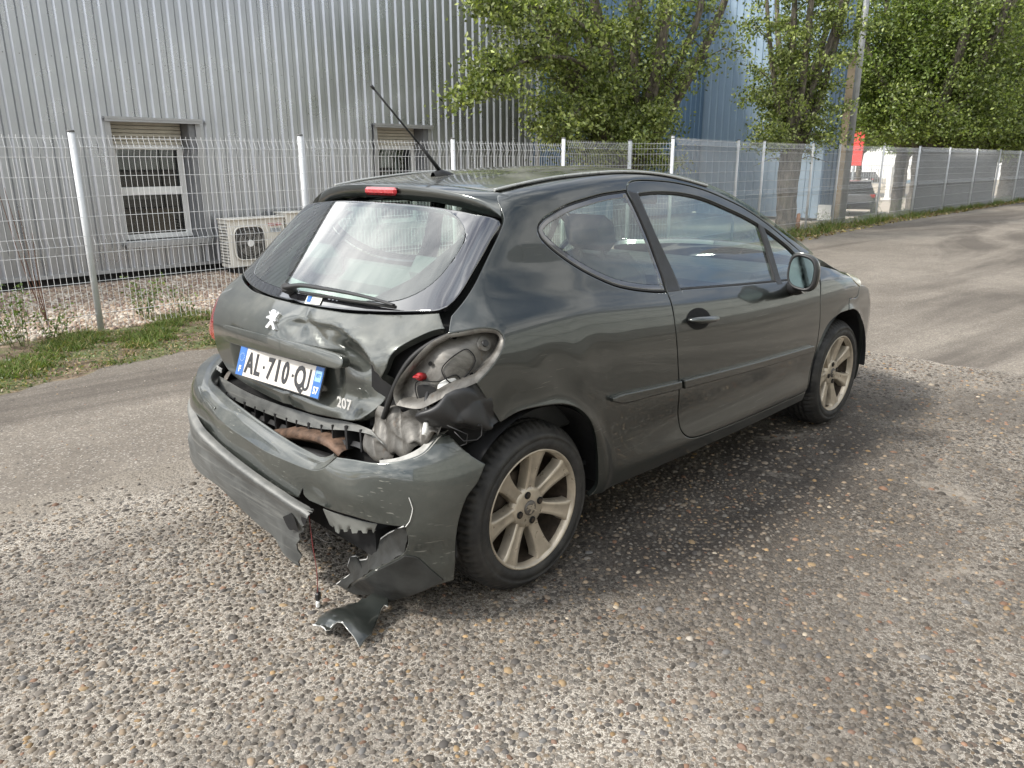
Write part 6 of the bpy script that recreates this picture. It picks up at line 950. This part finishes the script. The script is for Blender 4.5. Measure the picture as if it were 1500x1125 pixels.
# ---- rear screen, spoiler, wiper
gr, gb, gc = (np.array(DATA[k]) for k in ("gright", "gbot", "clear"))
half = np.concatenate([[[0, 1.345], [.30, 1.338], [.52, 1.318]], gr, gb[:-1], [[0, 1.0045]]])
symr = lambda P: np.concatenate([P, (P*[-1, 1])[::-1][1:-1]])
go = catmull(symr(half), True, None, .016)
hc = np.concatenate([[[0, 1.333]], gc, [[.30, 1.035], [.0, 1.030]]]); ci = catmull(symr(hc), True, None, .02)
RW = panel("rear_window", go, "rear", FRIT, CAR, sp=.022, off=.0, gap=.003, rim=.02, holes=[ci], roll=.002)
panel("pane", offset_poly(ci, .0), "rear", GLASS_R, RW, sp=.03, off=-.0004, gap=0, rim=0, roll=0)
st_ = np.array(DATA["spo_top"]) if "spo_top" in DATA else None
ys = np.linspace(-.60, .60, 49); tx = -.012+.25*ys**2
zt = np.interp(abs(ys), [0, .1, .2, .33, .42, .48, .52, .56, .585, .60], [1.4035, 1.403, 1.400, 1.390, 1.378, 1.366, 1.354, 1.331, 1.310, 1.298]); zb = np.interp(abs(ys), [0, .15, .3, .42, .50, .555, .60], [1.354, 1.353, 1.345, 1.330, 1.311, 1.300, 1.293])
fr_ = []
for y in ys:
    xr = min(.118, .108+.03*abs(y)); p = to3(f_body, to2(np.array([[xr+.10*max(0, abs(y)-.50), y, 0]]), "top"), "top")[0]; fr_.append(p+[0, 0, .001])
fr_ = fix_nan(np.array(fr_)); TT = np.stack([tx, ys, zt], 1); BB = np.stack([tx+.010, ys, zb], 1)
rows = [fr_]
for k in (.35, .7, .92): rows.append(fr_*(1-k)+TT*k+np.array([0, 0, .006*math.sin(math.pi*k)]))
rows += [TT+[.0035, 0, .0012], TT+[0, 0, -.003], TT*.5+BB*.5+[.001, 0, 0], BB+[0, 0, .003], BB+[.006, 0, -.001], BB+[.05, 0, .012]]
SPO = grid_obj("roof_spoiler", np.array(rows), PAINT, CAR, 0, True, flip=False)
m = MB(); m.box([-.0135, -.025, 1.379], [.02, .20, .030], bev=.012); m.build("brake_lamp", RED, CAR)
WP = np.array(DATA["wiper"]); BL = np.array(DATA["blade"])
wp = bpy.data.objects.new("rear_wiper", None); COL.objects.link(wp); wp.parent = CAR
m = MB(); m.tube(catmull(WP, step=.02), np.linspace(.016, .007, len(catmull(WP, step=.02))), 8, squash=.6); m.tube([WP[0]+[.05, 0, -.03], WP[0]+[0, 0, 0], WP[0]+[-.004, -.004, .004]], [.017, .02, .014], 10); m.build("wiper_arm", BLACK, wp)
m = MB(); m.tube(catmull(BL[1:], step=.02), .006, 6); m.build("wiper_blade", RUB, wp)
S4 = np.array(DATA["sticker"]); mesh_obj("window_sticker", S4, [(0, 3, 2, 1)], simple("sticker", (.65, .66, .6), .4, 0, .2, 60.), RW)
m = MB(); q = lambda a, b: S4[0]*(1-a)*(1-b)+S4[1]*a*(1-b)+S4[2]*a*b+S4[3]*(1-a)*b; m.add(np.array([q(.08, .15), q(.34, .15), q(.34, .8), q(.08, .8)])+[-.001, 0, .001], [(0, 3, 2, 1)]); m.build("sticker_print", BLUEP, RW)
# aerial
an = bpy.data.objects.new("roof_aerial", None); COL.objects.link(an); an.parent = CAR
zb_ = 1.432; m = MB(); G = []
for k in range(9):
    t = k/8; wv = .024*(math.sin(math.pi*min(1, .12+t*.88)))**.5; hh = .030*(1-abs(t-.3)/.75)
    G.append([[.265+.125*t, wv*math.cos(a), zb_-.004+.006*t+max(.004, hh)*math.sin(a)] for a in np.linspace(0, math.pi, 9)])
grid_obj("aerial_base", np.array(G), BLACK, an, 0, flip=True); m.tube([[.30, 0, 1.455], [.20, 0, 1.555]], [.009, .006], 8); m.tube([[.20, 0, 1.555], [-.005, 0, 1.748]], .0038, 6); m.tube([[-.005, 0, 1.748], [-.017, 0, 1.760]], .0055, 6); m.build("aerial_mast", BLACK, an)

# ---- dark shell behind the gaps, floor, cabin
shell = [(.45, 1.34), (.62, 1.24), (.66, 1.12), (.70, 1.04), (.74, .985), (-.74, .985), (-.70, 1.04), (-.66, 1.12), (-.62, 1.24), (-.45, 1.34)]
panel("inner_frame", catmull(np.array(shell), True, [1]*len(shell), .03), "rear", simple("cabin trim", (.30, .315, .30), .8), CAR, sp=.06, off=-.085, gap=0, rim=0, roll=0, holes=[offset_poly(ci, -.0)])
shell = [(.74, .983), (.78, .80), (.76, .66), (-.76, .66), (-.78, .80), (-.74, .983)]
panel("tailgate_shell", catmull(np.array(shell), True, [1]*len(shell), .03), "rear", VOID, CAR, sp=.06, off=-.085, gap=0, rim=0, roll=0)
for mir in (False, True):
    cg = np.array([(.12, 1.40), (.19, 1.30), (.10, 1.20), (-.02, 1.06), (-.05, .98), (.05, .86), (.02, .66), (-.30, .60), (-.52, .62), (-.50, 1.0), (-.30, 1.10), (-.08, 1.25)])
    cgp = np.stack([cg[:, 0], cg[:, 1]], 1); r_, u_, d_ = FR["sq"]
    P3 = to3(f_body, np.stack([cg[:, 0]*FR["side"][0][0], cg[:, 1]], 1), "side")
    poly = np.array([to2(np.array([[x, -.72, z]]), "sq")[0] for x, z in cg]); panel("inner_frame", catmull(poly, True, [1]*len(poly), .03), "sq", VOID, CAR, sp=.06, off=-.062, gap=0, rim=0, roll=0, mirror=mir)
m = MB(); m.box([1.25, 0, .27], [3.5, 1.16, .10]); m.box([1.27, 0, .30], [1.78, 1.60, .12]); m.box([-.33, 0, .42], [.16, 1.30, .30]); m.box([3.0, 0, .45], [.25, 1.2, .4]); m.build("underbody", VOID, CAR)
m = MB(); m.box([1.27, .0, .36], [1.9, 1.5, .02]); m.box([.20, 0, .56], [.9, 1.0, .04]); m.build("cabin_floor", DASH, CAR)
panel("headlining", sym(catmull(np.array([[.20, 0], [.22, -.42], [.8, -.47], [1.40, -.50], [1.42, 0]]), step=.05)), "top", LINER, CAR, sp=.1, off=-.03, rim=0, roll=0)
m = MB(); m.box([2.05, 0, .86], [.55, 1.36, .16], bev=.06); m.box([1.86, .36, .92], [.18, .36, .12], bev=.04); m.build("dashboard", DASH, CAR)
for s in (1, -1): m = MB(); m.box([1.28, s*.745, .66], [1.0, .04, .56], bev=.015); m.box([.30, s*.70, .74], [.75, .05, .44], bev=.015); m.build("door_card", DASH, CAR)
def seat(name, x, y, wdt, zt, lean=.28):
    r = bpy.data.objects.new(name, None); COL.objects.link(r); r.parent = CAR
    m = MB(); m.box([x, y, .50], [.50, wdt, .16], bev=.06); m.build("cushion", SEATM, r)
    ca, sa = math.cos(lean), math.sin(lean); Rm = [[ca, 0, -sa], [0, 1, 0], [sa, 0, ca]]
    m = MB(); m.box([x-.34, y, .80], [.15, wdt, .60], bev=.06, mat=Rm); m.build("seat_back", SEATM, r)
    for yy in ([y] if wdt < .8 else [y-.38, y+.38]):
        m = MB(); m.box([x-.46, yy, zt], [.10, .27, .16], bev=.045, mat=Rm); m.tube([[x-.43, yy-.06, zt-.16], [x-.455, yy-.06, zt-.04]], .008, 6); m.tube([[x-.43, yy+.06, zt-.16], [x-.455, yy+.06, zt-.04]], .008, 6); m.build("head_restraint", SEATM, r)
seat("front_seat", 1.30, -.36, .50, 1.19); seat("front_seat", 1.30, .36, .50, 1.19); seat("rear_bench", .42, 0, 1.22, 1.08, .22)
m = MB(); th = np.linspace(0, 2*math.pi, 40); ctr = np.array([1.62, .36, .92]); ax1 = np.array([0, 1, 0]); ax2 = np.array([.42, 0, .91])
m.tube([ctr+.185*(math.cos(a)*ax1+math.sin(a)*ax2) for a in th], .016, 8, caps=False); m.tube([ctr+ax1*.17, ctr-ax1*.17], .018, 6); m.tube([ctr, ctr-ax2*.17], .02, 6); m.tube([ctr, ctr+np.array([.3, 0, -.12])], .03, 8); m.build("steering_wheel", BLACK, CAR)
m = MB(); m.box([1.70, 0, 1.30], [.03, .22, .06], bev=.012); m.tube([[1.71, 0, 1.33], [1.74, 0, 1.365]], .01, 6); m.build("rear_view_mirror", BLACK, CAR)
m = MB(); m.box([-.02, 0, .945], [.50, 1.10, .02], bev=.008); m.build("parcel_shelf", DASH, CAR)

# ---- lamp opening in the rear wing
LM = outline("lamp", .012); frq = "rq"
P0 = fix_nan(to3(f_body, offset_poly(LM, -.001), frq, -.004)); P1 = fix_nan(to3(f_body, offset_poly(LM, .012), frq, -.012)); P2 = fix_nan(to3(f_body, offset_poly(LM, .022), frq, -.052))
clo = lambda P: np.concatenate([P, P[:1]])
LR = grid_obj("lamp_recess", np.array([clo(P0), clo(P1), clo(P1)*.4+clo(P2)*.6, clo(P2)]), PRIMER, CAR, 0, flip=True)
def bulge(P):
    n = grad(f_body, P); a = np.sin(P[:, 0]*38+P[:, 2]*22)*.004+np.sin(P[:, 2]*61)*.002
    return P+n*a[:, None]
panel("recess_floor", offset_poly(LM, .018), frq, PRIMER, LR, sp=.012, off=-.050, gap=0, rim=0, roll=0, deform=bulge)
def onf(pts, off, fr="side", f=f_body): return fix_nan(to3(f, to2(np.asarray(pts, float), fr), fr, off))
def pad(name, pts, off, m, rim=.006, roll=.003, fr="rq", par=None, step=.006):
    q = to2(np.asarray(pts, float), fr); return panel(name, catmull(q, True, None, step), fr, m, par or LR, sp=.012, off=off, gap=0, rim=rim, roll=roll)
pad("access_cover", [(-.334, -.748, .871), (-.248, -.767, .924), (-.225, -.782, .885), (-.308, -.778, .826)], -.046, PRIMER)
m = MB(); c = np.array([-.186, -.772, .926]); ax = grad(f_body, c[None])[0]; m.tube([c-ax*.02, c+ax*.012], .024, 18); m.build("lamp_mount", PRIMER, LR); m = MB(); m.tube([c, c+ax*.020], .011, 12); m.build("mount_bush", BLACK, LR)
c = np.array([-.372, -.695, .842]); ax = grad(f_body, c[None])[0]; m = MB(); m.tube([c-ax*.005, c+ax*.02, c+ax*.024], [.014, .012, .008], 12); m.box(c+ax*.028, [.026, .022, .006], rz=.6, bev=.002); m.build("red_plug", REDPLUG, LR)
for nm, loop in (("cover_groove", [(-.334, -.748, .871), (-.248, -.767, .924), (-.225, -.782, .885), (-.308, -.778, .826)]), ("plate_groove", [(-.405, -.70, .825), (-.345, -.742, .835), (-.285, -.765, .852), (-.28, -.778, .80), (-.335, -.748, .765), (-.405, -.715, .765)])):
    q_ = catmull(to2(np.array(loop), "rq"), True, None, .008); g_ = fix_nan(to3(f_body, q_, "rq", -.0415)); m = MB(); m.tube(np.concatenate([g_, g_[:1]]), .0022, 5, caps=False); m.build(nm, VOID, LR)
for hx, hz in ((-.215, .845), (-.30, .955), (-.405, .885)):
    g_ = fix_nan(to3(f_body, to2(np.array([[hx, -.76, hz]]), "rq"), "rq", -.040))[0]; a_ = grad(f_body, g_[None])[0]; m = MB(); m.disc(g_, a_, .0075, 12); m.disc(g_, -a_, .0075, 12); m.build("fixing_hole", VOID, LR)
pad("connector_opening", [(-.40, -.70, .815), (-.35, -.735, .815), (-.345, -.735, .775), (-.40, -.715, .77)], -.040, VOID, .004, .001)
pad("pale_seal_plate", [(-.345, -.742, .825), (-.292, -.765, .845), (-.285, -.775, .800), (-.335, -.745, .772)], -.045, WHITEP)
m = MB(); m.tube(catmull(np.array([(-.372, -.722, .80), (-.40, -.745, .775), (-.415, -.768, .735), (-.43, -.772, .705)]), step=.01), .007, 8); m.build("lamp_cable", BLACK, LR)
m = MB(); m.tube([(-.422, -.770, .722), (-.432, -.776, .700), (-.438, -.778, .688)], [.008, .0095, .008], 8); m.build("cable_plug", WHITEP, LR)
seal = catmull(np.array([(-.262, -.745, .975), (-.33, -.70, .945), (-.385, -.665, .90), (-.415, -.635, .84), (-.43, -.60, .76), (-.43, -.56, .69)]), step=.02); m = MB(); m.tube(seal, .009, 8); m.build("tailgate_seal", RUB, CAR)
# left tail lamp, still whole
panel("tail_lamp", offset_poly(LM, .003), frq, RED, CAR, sp=.03, off=-.010, gap=0, rim=.04, mirror=True)

# ---- crumpled metal and plastic under the lamp
def crumple(G, amp, seed, fr=18.):
    g = np.random.default_rng(seed); out = G.copy()
    for _ in range(7):
        k = g.normal(size=3)*fr; ph = g.uniform(0, 6.3); a = g.normal(size=3); a /= np.linalg.norm(a)
        out += (abs(np.sin(G@k*.5+ph))-.6)[..., None]*a*amp
    return out
cv = lambda *k: [np.array(DATA[a]) for a in k]
grid_obj("crumpled_panel", crumple(loft_grid(cv("crA", "crB", "crC", "crD"), 44, 10), .016, 3, 30.), PRIMER, CAR, .002)
grid_obj("crushed_bracket", crumple(loft_grid(cv("plA", "plB", "plC", "plD"), 40, 10), .014, 5, 34.), BLACK, CAR, .003)
m = MB(); m.tube(np.array([(-.375, -.845, .70), (-.36, -.87, .672), (-.31, -.875, .664), (-.288, -.872, .672), (-.286, -.872, .705), (-.30, -.868, .708)]), .0017, 5); m.tube(np.array([(-.39, -.83, .72), (-.345, -.872, .69), (-.34, -.86, .655), (-.355, -.85, .65)]), .0015, 5)
m.build("bent_wire", BLACK, CAR)
# rear sill, ribs, rusty beam in the dark behind the bumper
grid_obj("rear_sill", loft_grid(cv("sillA", "sillB"), 60, 6), SCUFF, CAR, .004); sb, sc2 = cv("sillB", "sillC")
rb = bpy.data.objects.new("rib_carrier", None); COL.objects.link(rb); rb.parent = CAR
grid_obj("rib_back", loft_grid([sb+[.05, 0, 0], sc2+[.06, 0, -.02]], 40, 4), VOID, rb, .003)
A, B = resample(sb, 15), resample(sc2, 15)
for k in range(1, 14):
    m = MB(); d = A[k]-B[k]; m.box((A[k]+B[k])/2+[.02, 0, 0], [.075, .007+.006*(k % 3 == 0), abs(d[2])+.02], rz=.15*math.sin(k*2.1)); m.build("rib", BLACK, rb)
grid_obj("lower_rail", loft_grid([sc2, sc2+[-.012, 0, -.014]], 40, 3), BLACK, rb, .012)
rA, rB, rC = cv("rustA", "rustB", "rustC"); rA2 = resample(catmull(rA, step=.01), 40); rB2 = resample(catmull(rB, step=.01), 40); rC2 = resample(catmull(rC, step=.01), 40)
grid_obj("bumper_beam", crumple(np.array([rA2+[.05, 0, .0], rA2, rA2*.6+rB2*.4+[-.004, 0, 0], rB2, rB2+[.012, 0, -.008], rC2+[.05, 0, .0]]), .002, 41, 25.), RUST, CAR, .004); grid_obj("beam_lower_flange", np.array([rC2+[.03, 0, -.02], rC2+[-.01, 0, -.012], rC2+[-.012, 0, -.026]]), BLACK, CAR, .004)
# ---- bumper
fb = f_bump
bo, bc = DATA["bumper"]; bo = np.array(bo)
i_l = 0
extra3 = np.array([[-.545, .62, .487], [-.42, .79, .50], [-.20, .835, .52], [-.20, .82, .60], [-.42, .74, .615], [-.55, .58, .598]])
bo = np.concatenate([bo, to2(extra3[:1], "rq"), to2(extra3[1:2], "rq")+0]) if False else bo
def bpoly(): return catmull(bo, True, bc, .008)
lft = [(-.615, .40, .57), (-.575, .53, .595)]
def crack(P):
    y, z = P[:, 1], P[:, 2]; n = grad(f_bump, P)
    a = .006*np.exp(-(((y+.62)/.10)**2+((z-.47)/.04)**2))-.007*np.exp(-(((y+.42)/.06)**2+((z-.44)/.03)**2))+.003*np.sin(y*17+1)*np.sin(z*23)-.010*np.exp(-(((y+.80)/.05)**2+((z-.30)/.05)**2))+.012*np.exp(-(((z-.15)/.04)**2))*sstep((-.5-y)/.1)
    return P+n*a[:, None]
BMP = panel("rear_bumper", bpoly(), "rq", PAINT_B, CAR, f=fb, sp=.0125, gap=0, rim=.004, deform=crack, roll=.0015)
# the part of the bumper beyond the corner, on the far side
fo = np.array([[-.30, .575], [-.42, .590], [-.55, .605], [-.66, .622], [-.76, .640], [-.86, .655], [-.893, .655], [-.897, .48], [-.80, .465], [-.64, .455], [-.48, .448], [-.31, .435]])
panel("bumper_far_end", catmull(fo, True, [1, 0, 0, 0, 0, 0, 1, 1, 0, 0, 0, 1], .01), "rear", PAINT_B, BMP, f=fb, sp=.016, off=-.0012, gap=0, rim=.004)
cr3 = np.array(DATA["crest"]); lp = np.array(DATA["lip"]); lp2 = np.array(DATA["lip2"])
ext = lambda a, b: np.concatenate([np.array(b), a])
cr3 = ext(cr3, [(-.36, .845, .648), (-.47, .745, .632), (-.555, .585, .608)]); lp = ext(lp, [(-.33, .80, .652), (-.43, .69, .635)]); lp2 = ext(lp2, [(-.31, .775, .662), (-.41, .675, .645)])
grid_obj("bumper_step", loft_grid([cr3, cr3*.55+lp*.45 if len(cr3) == len(lp) else resample(cr3, 24)*.5+resample(lp, 24)*.5+[0, 0, .004], lp, lp2, resample(lp2, 24)+[.02, 0, -.03]], 60, 5), PAINT_B, BMP, .002)
VA = cv("valA", "valR", "valB", "valC", "valD")
pre = [[(-.30, .895, .515), (-.47, .81, .50)], [(-.30, .91, .50), (-.48, .825, .485)], [(-.30, .895, .43), (-.47, .81, .425)], [(-.30, .875, .36), (-.46, .785, .355)], [(-.30, .84, .26), (-.45, .76, .27)]]
VA = [np.concatenate([np.array(p), v[1:] if i < 3 else v]) for i, (p, v) in enumerate(zip(pre, VA))]
G = loft_grid(VA, 70, 7); dd = np.linspace(0, 1, 70)
g = np.random.default_rng(11); tail = np.clip((dd-.90)/.10, 0, 1); wob = crumple(G, .006, 9, 30.)
G = G*(1-tail[None, :, None])+wob*tail[None, :, None]; G[:, -1] += g.normal(size=(G.shape[0], 3))*[.003, .007, .004]
grid_obj("bumper_valance", G, SCUFF, BMP, .005)
panel("bumper_lip_shade", "lipshade", "rq", INNERB, BMP, f=fb, sp=.014, off=.0035, gap=0, rim=.006, deform=crack, roll=.001)  # dark overlay paints in the shade on the bumper's down-facing lower part
panel("torn_hole", "vhole", "rq", VOID, BMP, f=fb, sp=.012, off=.036, gap=0, rim=0, roll=0); panel("torn_hole", "vend", "rq", VOID, BMP, f=fb, sp=.012, off=.034, gap=0, rim=0, roll=0)
grid_obj("torn_flap", crumple(loft_grid(cv("tornF", "tornT"), 90, 8, raw=True), .003, 21, 40.), INNERB, BMP, .003)
T = np.array(DATA["tornT"]); m = MB(); m.tube(resample(T, 60), .0022, 5); ck = fix_nan(np.array(DATA["crackl"])); m.tube(ck, .0014, 5, caps=False); m.build("torn_edge", WHITEP, BMP)
grid_obj("bumper_flange", loft_grid(cv("flgA", "flgB"), 40, 3), simple("raw white plastic", (.36, .355, .335), .5, 0, .25, 30.), BMP, .002); fh = (np.array(DATA["flgA"])[-1]+np.array(DATA["flgB"])[-1])/2*.75+(np.array(DATA["flgA"])[-2]+np.array(DATA["flgB"])[-2])/2*.25; m = MB(); m.disc(fh+[-.001, -.001, .003], [-.5, -.4, .75], .006, 12); m.build("flange_slot", VOID, BMP)
b1, b2 = cv("brk1", "brk2"); gq = loft_grid([b1, b2], 40, 4); gq[-1, :, 2] += .018*np.sign(np.sin(np.arange(40)*.75))*(np.arange(40) % 13 > 3)*.6; grid_obj("bumper_bracket", gq, simple("grey bracket", (.16, .165, .155), .6, 0, .3), CAR, .003)
wy = bpy.data.objects.new("hanging_lead", None); COL.objects.link(wy); wy.parent = CAR
m = MB(); m.tube(catmull(np.array([(-.600, -.335, .36), (-.615, -.372, .24), (-.612, -.380, .14), (-.618, -.384, .055)]), step=.02), .0016, 5); m.build("red_wire", simple("dull red wire", (.16, .02, .02), .5), wy)
m = MB(); m.box((-.618, -.385, .045), (.022, .016, .03), rz=.6, bev=.004); m.build("wire_plug", BLACK, wy); m = MB(); m.box((-.622, -.388, .018), (.018, .014, .024), rz=.9, bev=.004); m.build("plug_tip", WHITEP, wy)
m = MB(); m.tube(catmull(np.array([(-.60, -.36, .27), (-.585, -.41, .25), (-.59, -.46, .275), (-.60, -.44, .30)]), step=.01), .0014, 5); m.build("loose_wire", BLACK, CAR)

# ---- wheels
def wheel(cx, s, phase):
    W = bpy.data.objects.new("wheel", None); COL.objects.link(W); W.parent = CAR
    c = np.array([cx, 0, .310]); yo = .832
    prof = [(.214, -.012), (.222, -.002), (.236, .004), (.250, .0045), (.252, .0025), (.262, .0035), (.264, .0055), (.275, -.002), (.277, -.005), (.290, -.018), (.3015, -.034), (.306, -.042), (.3085, -.056), (.3095, -.066), (.302, -.068), (.302, -.074), (.3098, -.076), (.3103, -.098), (.303, -.100), (.303, -.106), (.3105, -.108), (.3103, -.130), (.303, -.132), (.303, -.138), (.3098, -.140), (.308, -.160), (.300, -.176), (.27, -.196), (.225, -.190)]
    pr = [(r, s*(yo+y)) for r, y in prof]; n = 264; m = MB(); m.lathe(pr, c, n)
    V = m.V[0]; k = len(pr)
    for a in range(n):
        for i in (10, 11, 12):
            if a % 4 == 0 or (a % 4 == 1 and i == 11): V[a*k+i] = c+(V[a*k+i]-c)*[.966, 1, .966]
        for i in (16, 17, 20, 21):
            if a % 4 == 2: V[a*k+i] = c+(V[a*k+i]-c)*[.978, 1, .978]
    if s > 0: m.F = [f[::-1] for f in m.F]
    m.F = [f[::-1] for f in m.F]; m.build("tyre", TYRE, W)
    m = MB(); rp_ = [(.2195, -.010), (.2205, -.003), (.217, .0), (.212, -.004), (.2065, -.016), (.204, -.030)]; m.lathe([(r, s*(yo+y)) for r, y in rp_], c, 96)
    if s < 0: m.F = [f[::-1] for f in m.F]
    RM = m.build("rim", ALLOY, W)
    m = MB(); m.lathe([(r, s*(yo+y)) for r, y in ((.204, -.030), (.200, -.17), (.165, -.175))], c, 64)
    if s < 0: m.F = [f[::-1] for f in m.F]
    m.build("rim_barrel", ALLOY_D, RM)  # dark barrel colour carries the shade behind the spokes
    # seven flat-faced spokes flaring to the rim
    for k in range(7):
        a = phase+k*2*math.pi/7; e = np.array([math.cos(a), 0, math.sin(a)]); t = np.array([-math.sin(a), 0, math.cos(a)]); rows_ = []
        for r, hw, y in ((.030, .020, -.034), (.060, .0255, -.032), (.085, .0225, -.030), (.120, .0235, -.025), (.160, .0285, -.018), (.190, .035, -.012), (.2085, .045, -.010)):
            p = c+e*r; Y = lambda d: np.array([0, s*(yo+y+d), 0])
            rows_.append([p-t*hw*1.08+Y(-.045), p-t*hw+Y(-.008), p-t*hw*.86+Y(-.0005), p-t*hw*.5+Y(-.0035), p+Y(-.0045), p+t*hw*.5+Y(-.0035), p+t*hw*.86+Y(-.0005), p+t*hw+Y(-.008), p+t*hw*1.08+Y(-.045)])
        Gs = np.array(rows_); Gs = np.stack([catmull(Gs[:, j], uniform=3) for j in range(9)], 1); grid_obj("spoke", Gs, ALLOY, RM, 0, flip=(s < 0))
    m = MB(); m.lathe([(.001, s*(yo-.027)), (.060, s*(yo-.029)), (.074, s*(yo-.034)), (.078, s*(yo-.06))], c, 40)
    if s < 0: m.F = [f[::-1] for f in m.F]
    m.build("hub", ALLOY, RM)
    m = MB(); m.lathe([(.001, s*(yo-.019)), (.023, s*(yo-.020)), (.0275, s*(yo-.024)), (.028, s*(yo-.034))], c, 28)
    if s < 0: m.F = [f[::-1] for f in m.F]
    m.build("centre_cap", simple("cap grey", (.11, .10, .09), .45, .3) if "cap grey" not in MAT else MAT["cap grey"], RM)
    e2 = (EM-EM.mean(0)); sc3 = .036/np.ptp(e2[:, 2]); q = np.stack([c[0]+e2[:, 1]*s*-1*sc3*-1, np.full(len(e2), s*(yo-.0175)), c[2]+e2[:, 2]*sc3], 1)
    mesh_obj("cap_emblem", q, [tuple(t) for t in tri]+[tuple(t[::-1]) for t in tri], ALLOY, RM)
    for k in range(4):
        a = phase+R(20)+k*math.pi/2; p = c+np.array([math.cos(a)*.052, s*(yo-.028), math.sin(a)*.052]); m = MB(); m.tube([p, p+[0, s*.0035, 0]], .0135, 14); m.build("bolt_well", VOID, RM); m = MB(); m.tube([p, p+[0, s*.007, 0]], .0085, 6, smooth=False); m.build("wheel_bolt", ALLOY_D, RM)
    m = MB(); m.lathe([(.03, s*(yo-.085)), (.125, s*(yo-.085)), (.13, s*(yo-.10)), (.13, s*(yo-.13)), (.19, s*(yo-.135))], c, 40)
    if s < 0: m.F = [f[::-1] for f in m.F]
    m.build("brake_drum", ALLOY_D, W)
for cx, s, ph in ((0., -1, R(83)), (2.54, -1, R(80)), (0., 1, R(20)), (2.54, 1, R(50))): wheel(cx, s, ph)

# ---- broken-off shard on the ground
shp = np.array(DATA["shard"])[:, :2]; scn = shp.mean(0); e_, V_ = np.linalg.eigh(np.cov((shp-scn).T)); av = V_[:, 1]; cvv = V_[:, 0]; vv_ = (shp-scn)@cvv; wv0, wv1 = vv_.min(), vv_.max()
def f_shard(P):
    q = P[..., :2]-scn; v = (q@cvv-(wv0+wv1)/2)/((wv1-wv0)/2); u = q@av
    h = .010+.060*np.clip(1-v*v*.9, 0, 1)**.8+.006*np.sin(u*45)-.012*np.exp(-((u-.10*np.sign(av[0])*-1)/.012)**2)
    return P[..., 2]-h
sho = np.concatenate([np.linspace(shp[k], shp[(k+1) % len(shp)], 5)[:-1] for k in range(len(shp))])
panel("bumper_shard", sho if area2(sho) > 0 else sho[::-1], "top", PAINT, None, f=f_shard, sp=.010, gap=0, rim=.004, roll=.0006, rimmat=WHITEP)
tag(bpy.data.objects["bumper_shard"], "curved dark green-grey shard of broken bumper plastic lying on the pebbly ground", "car part")
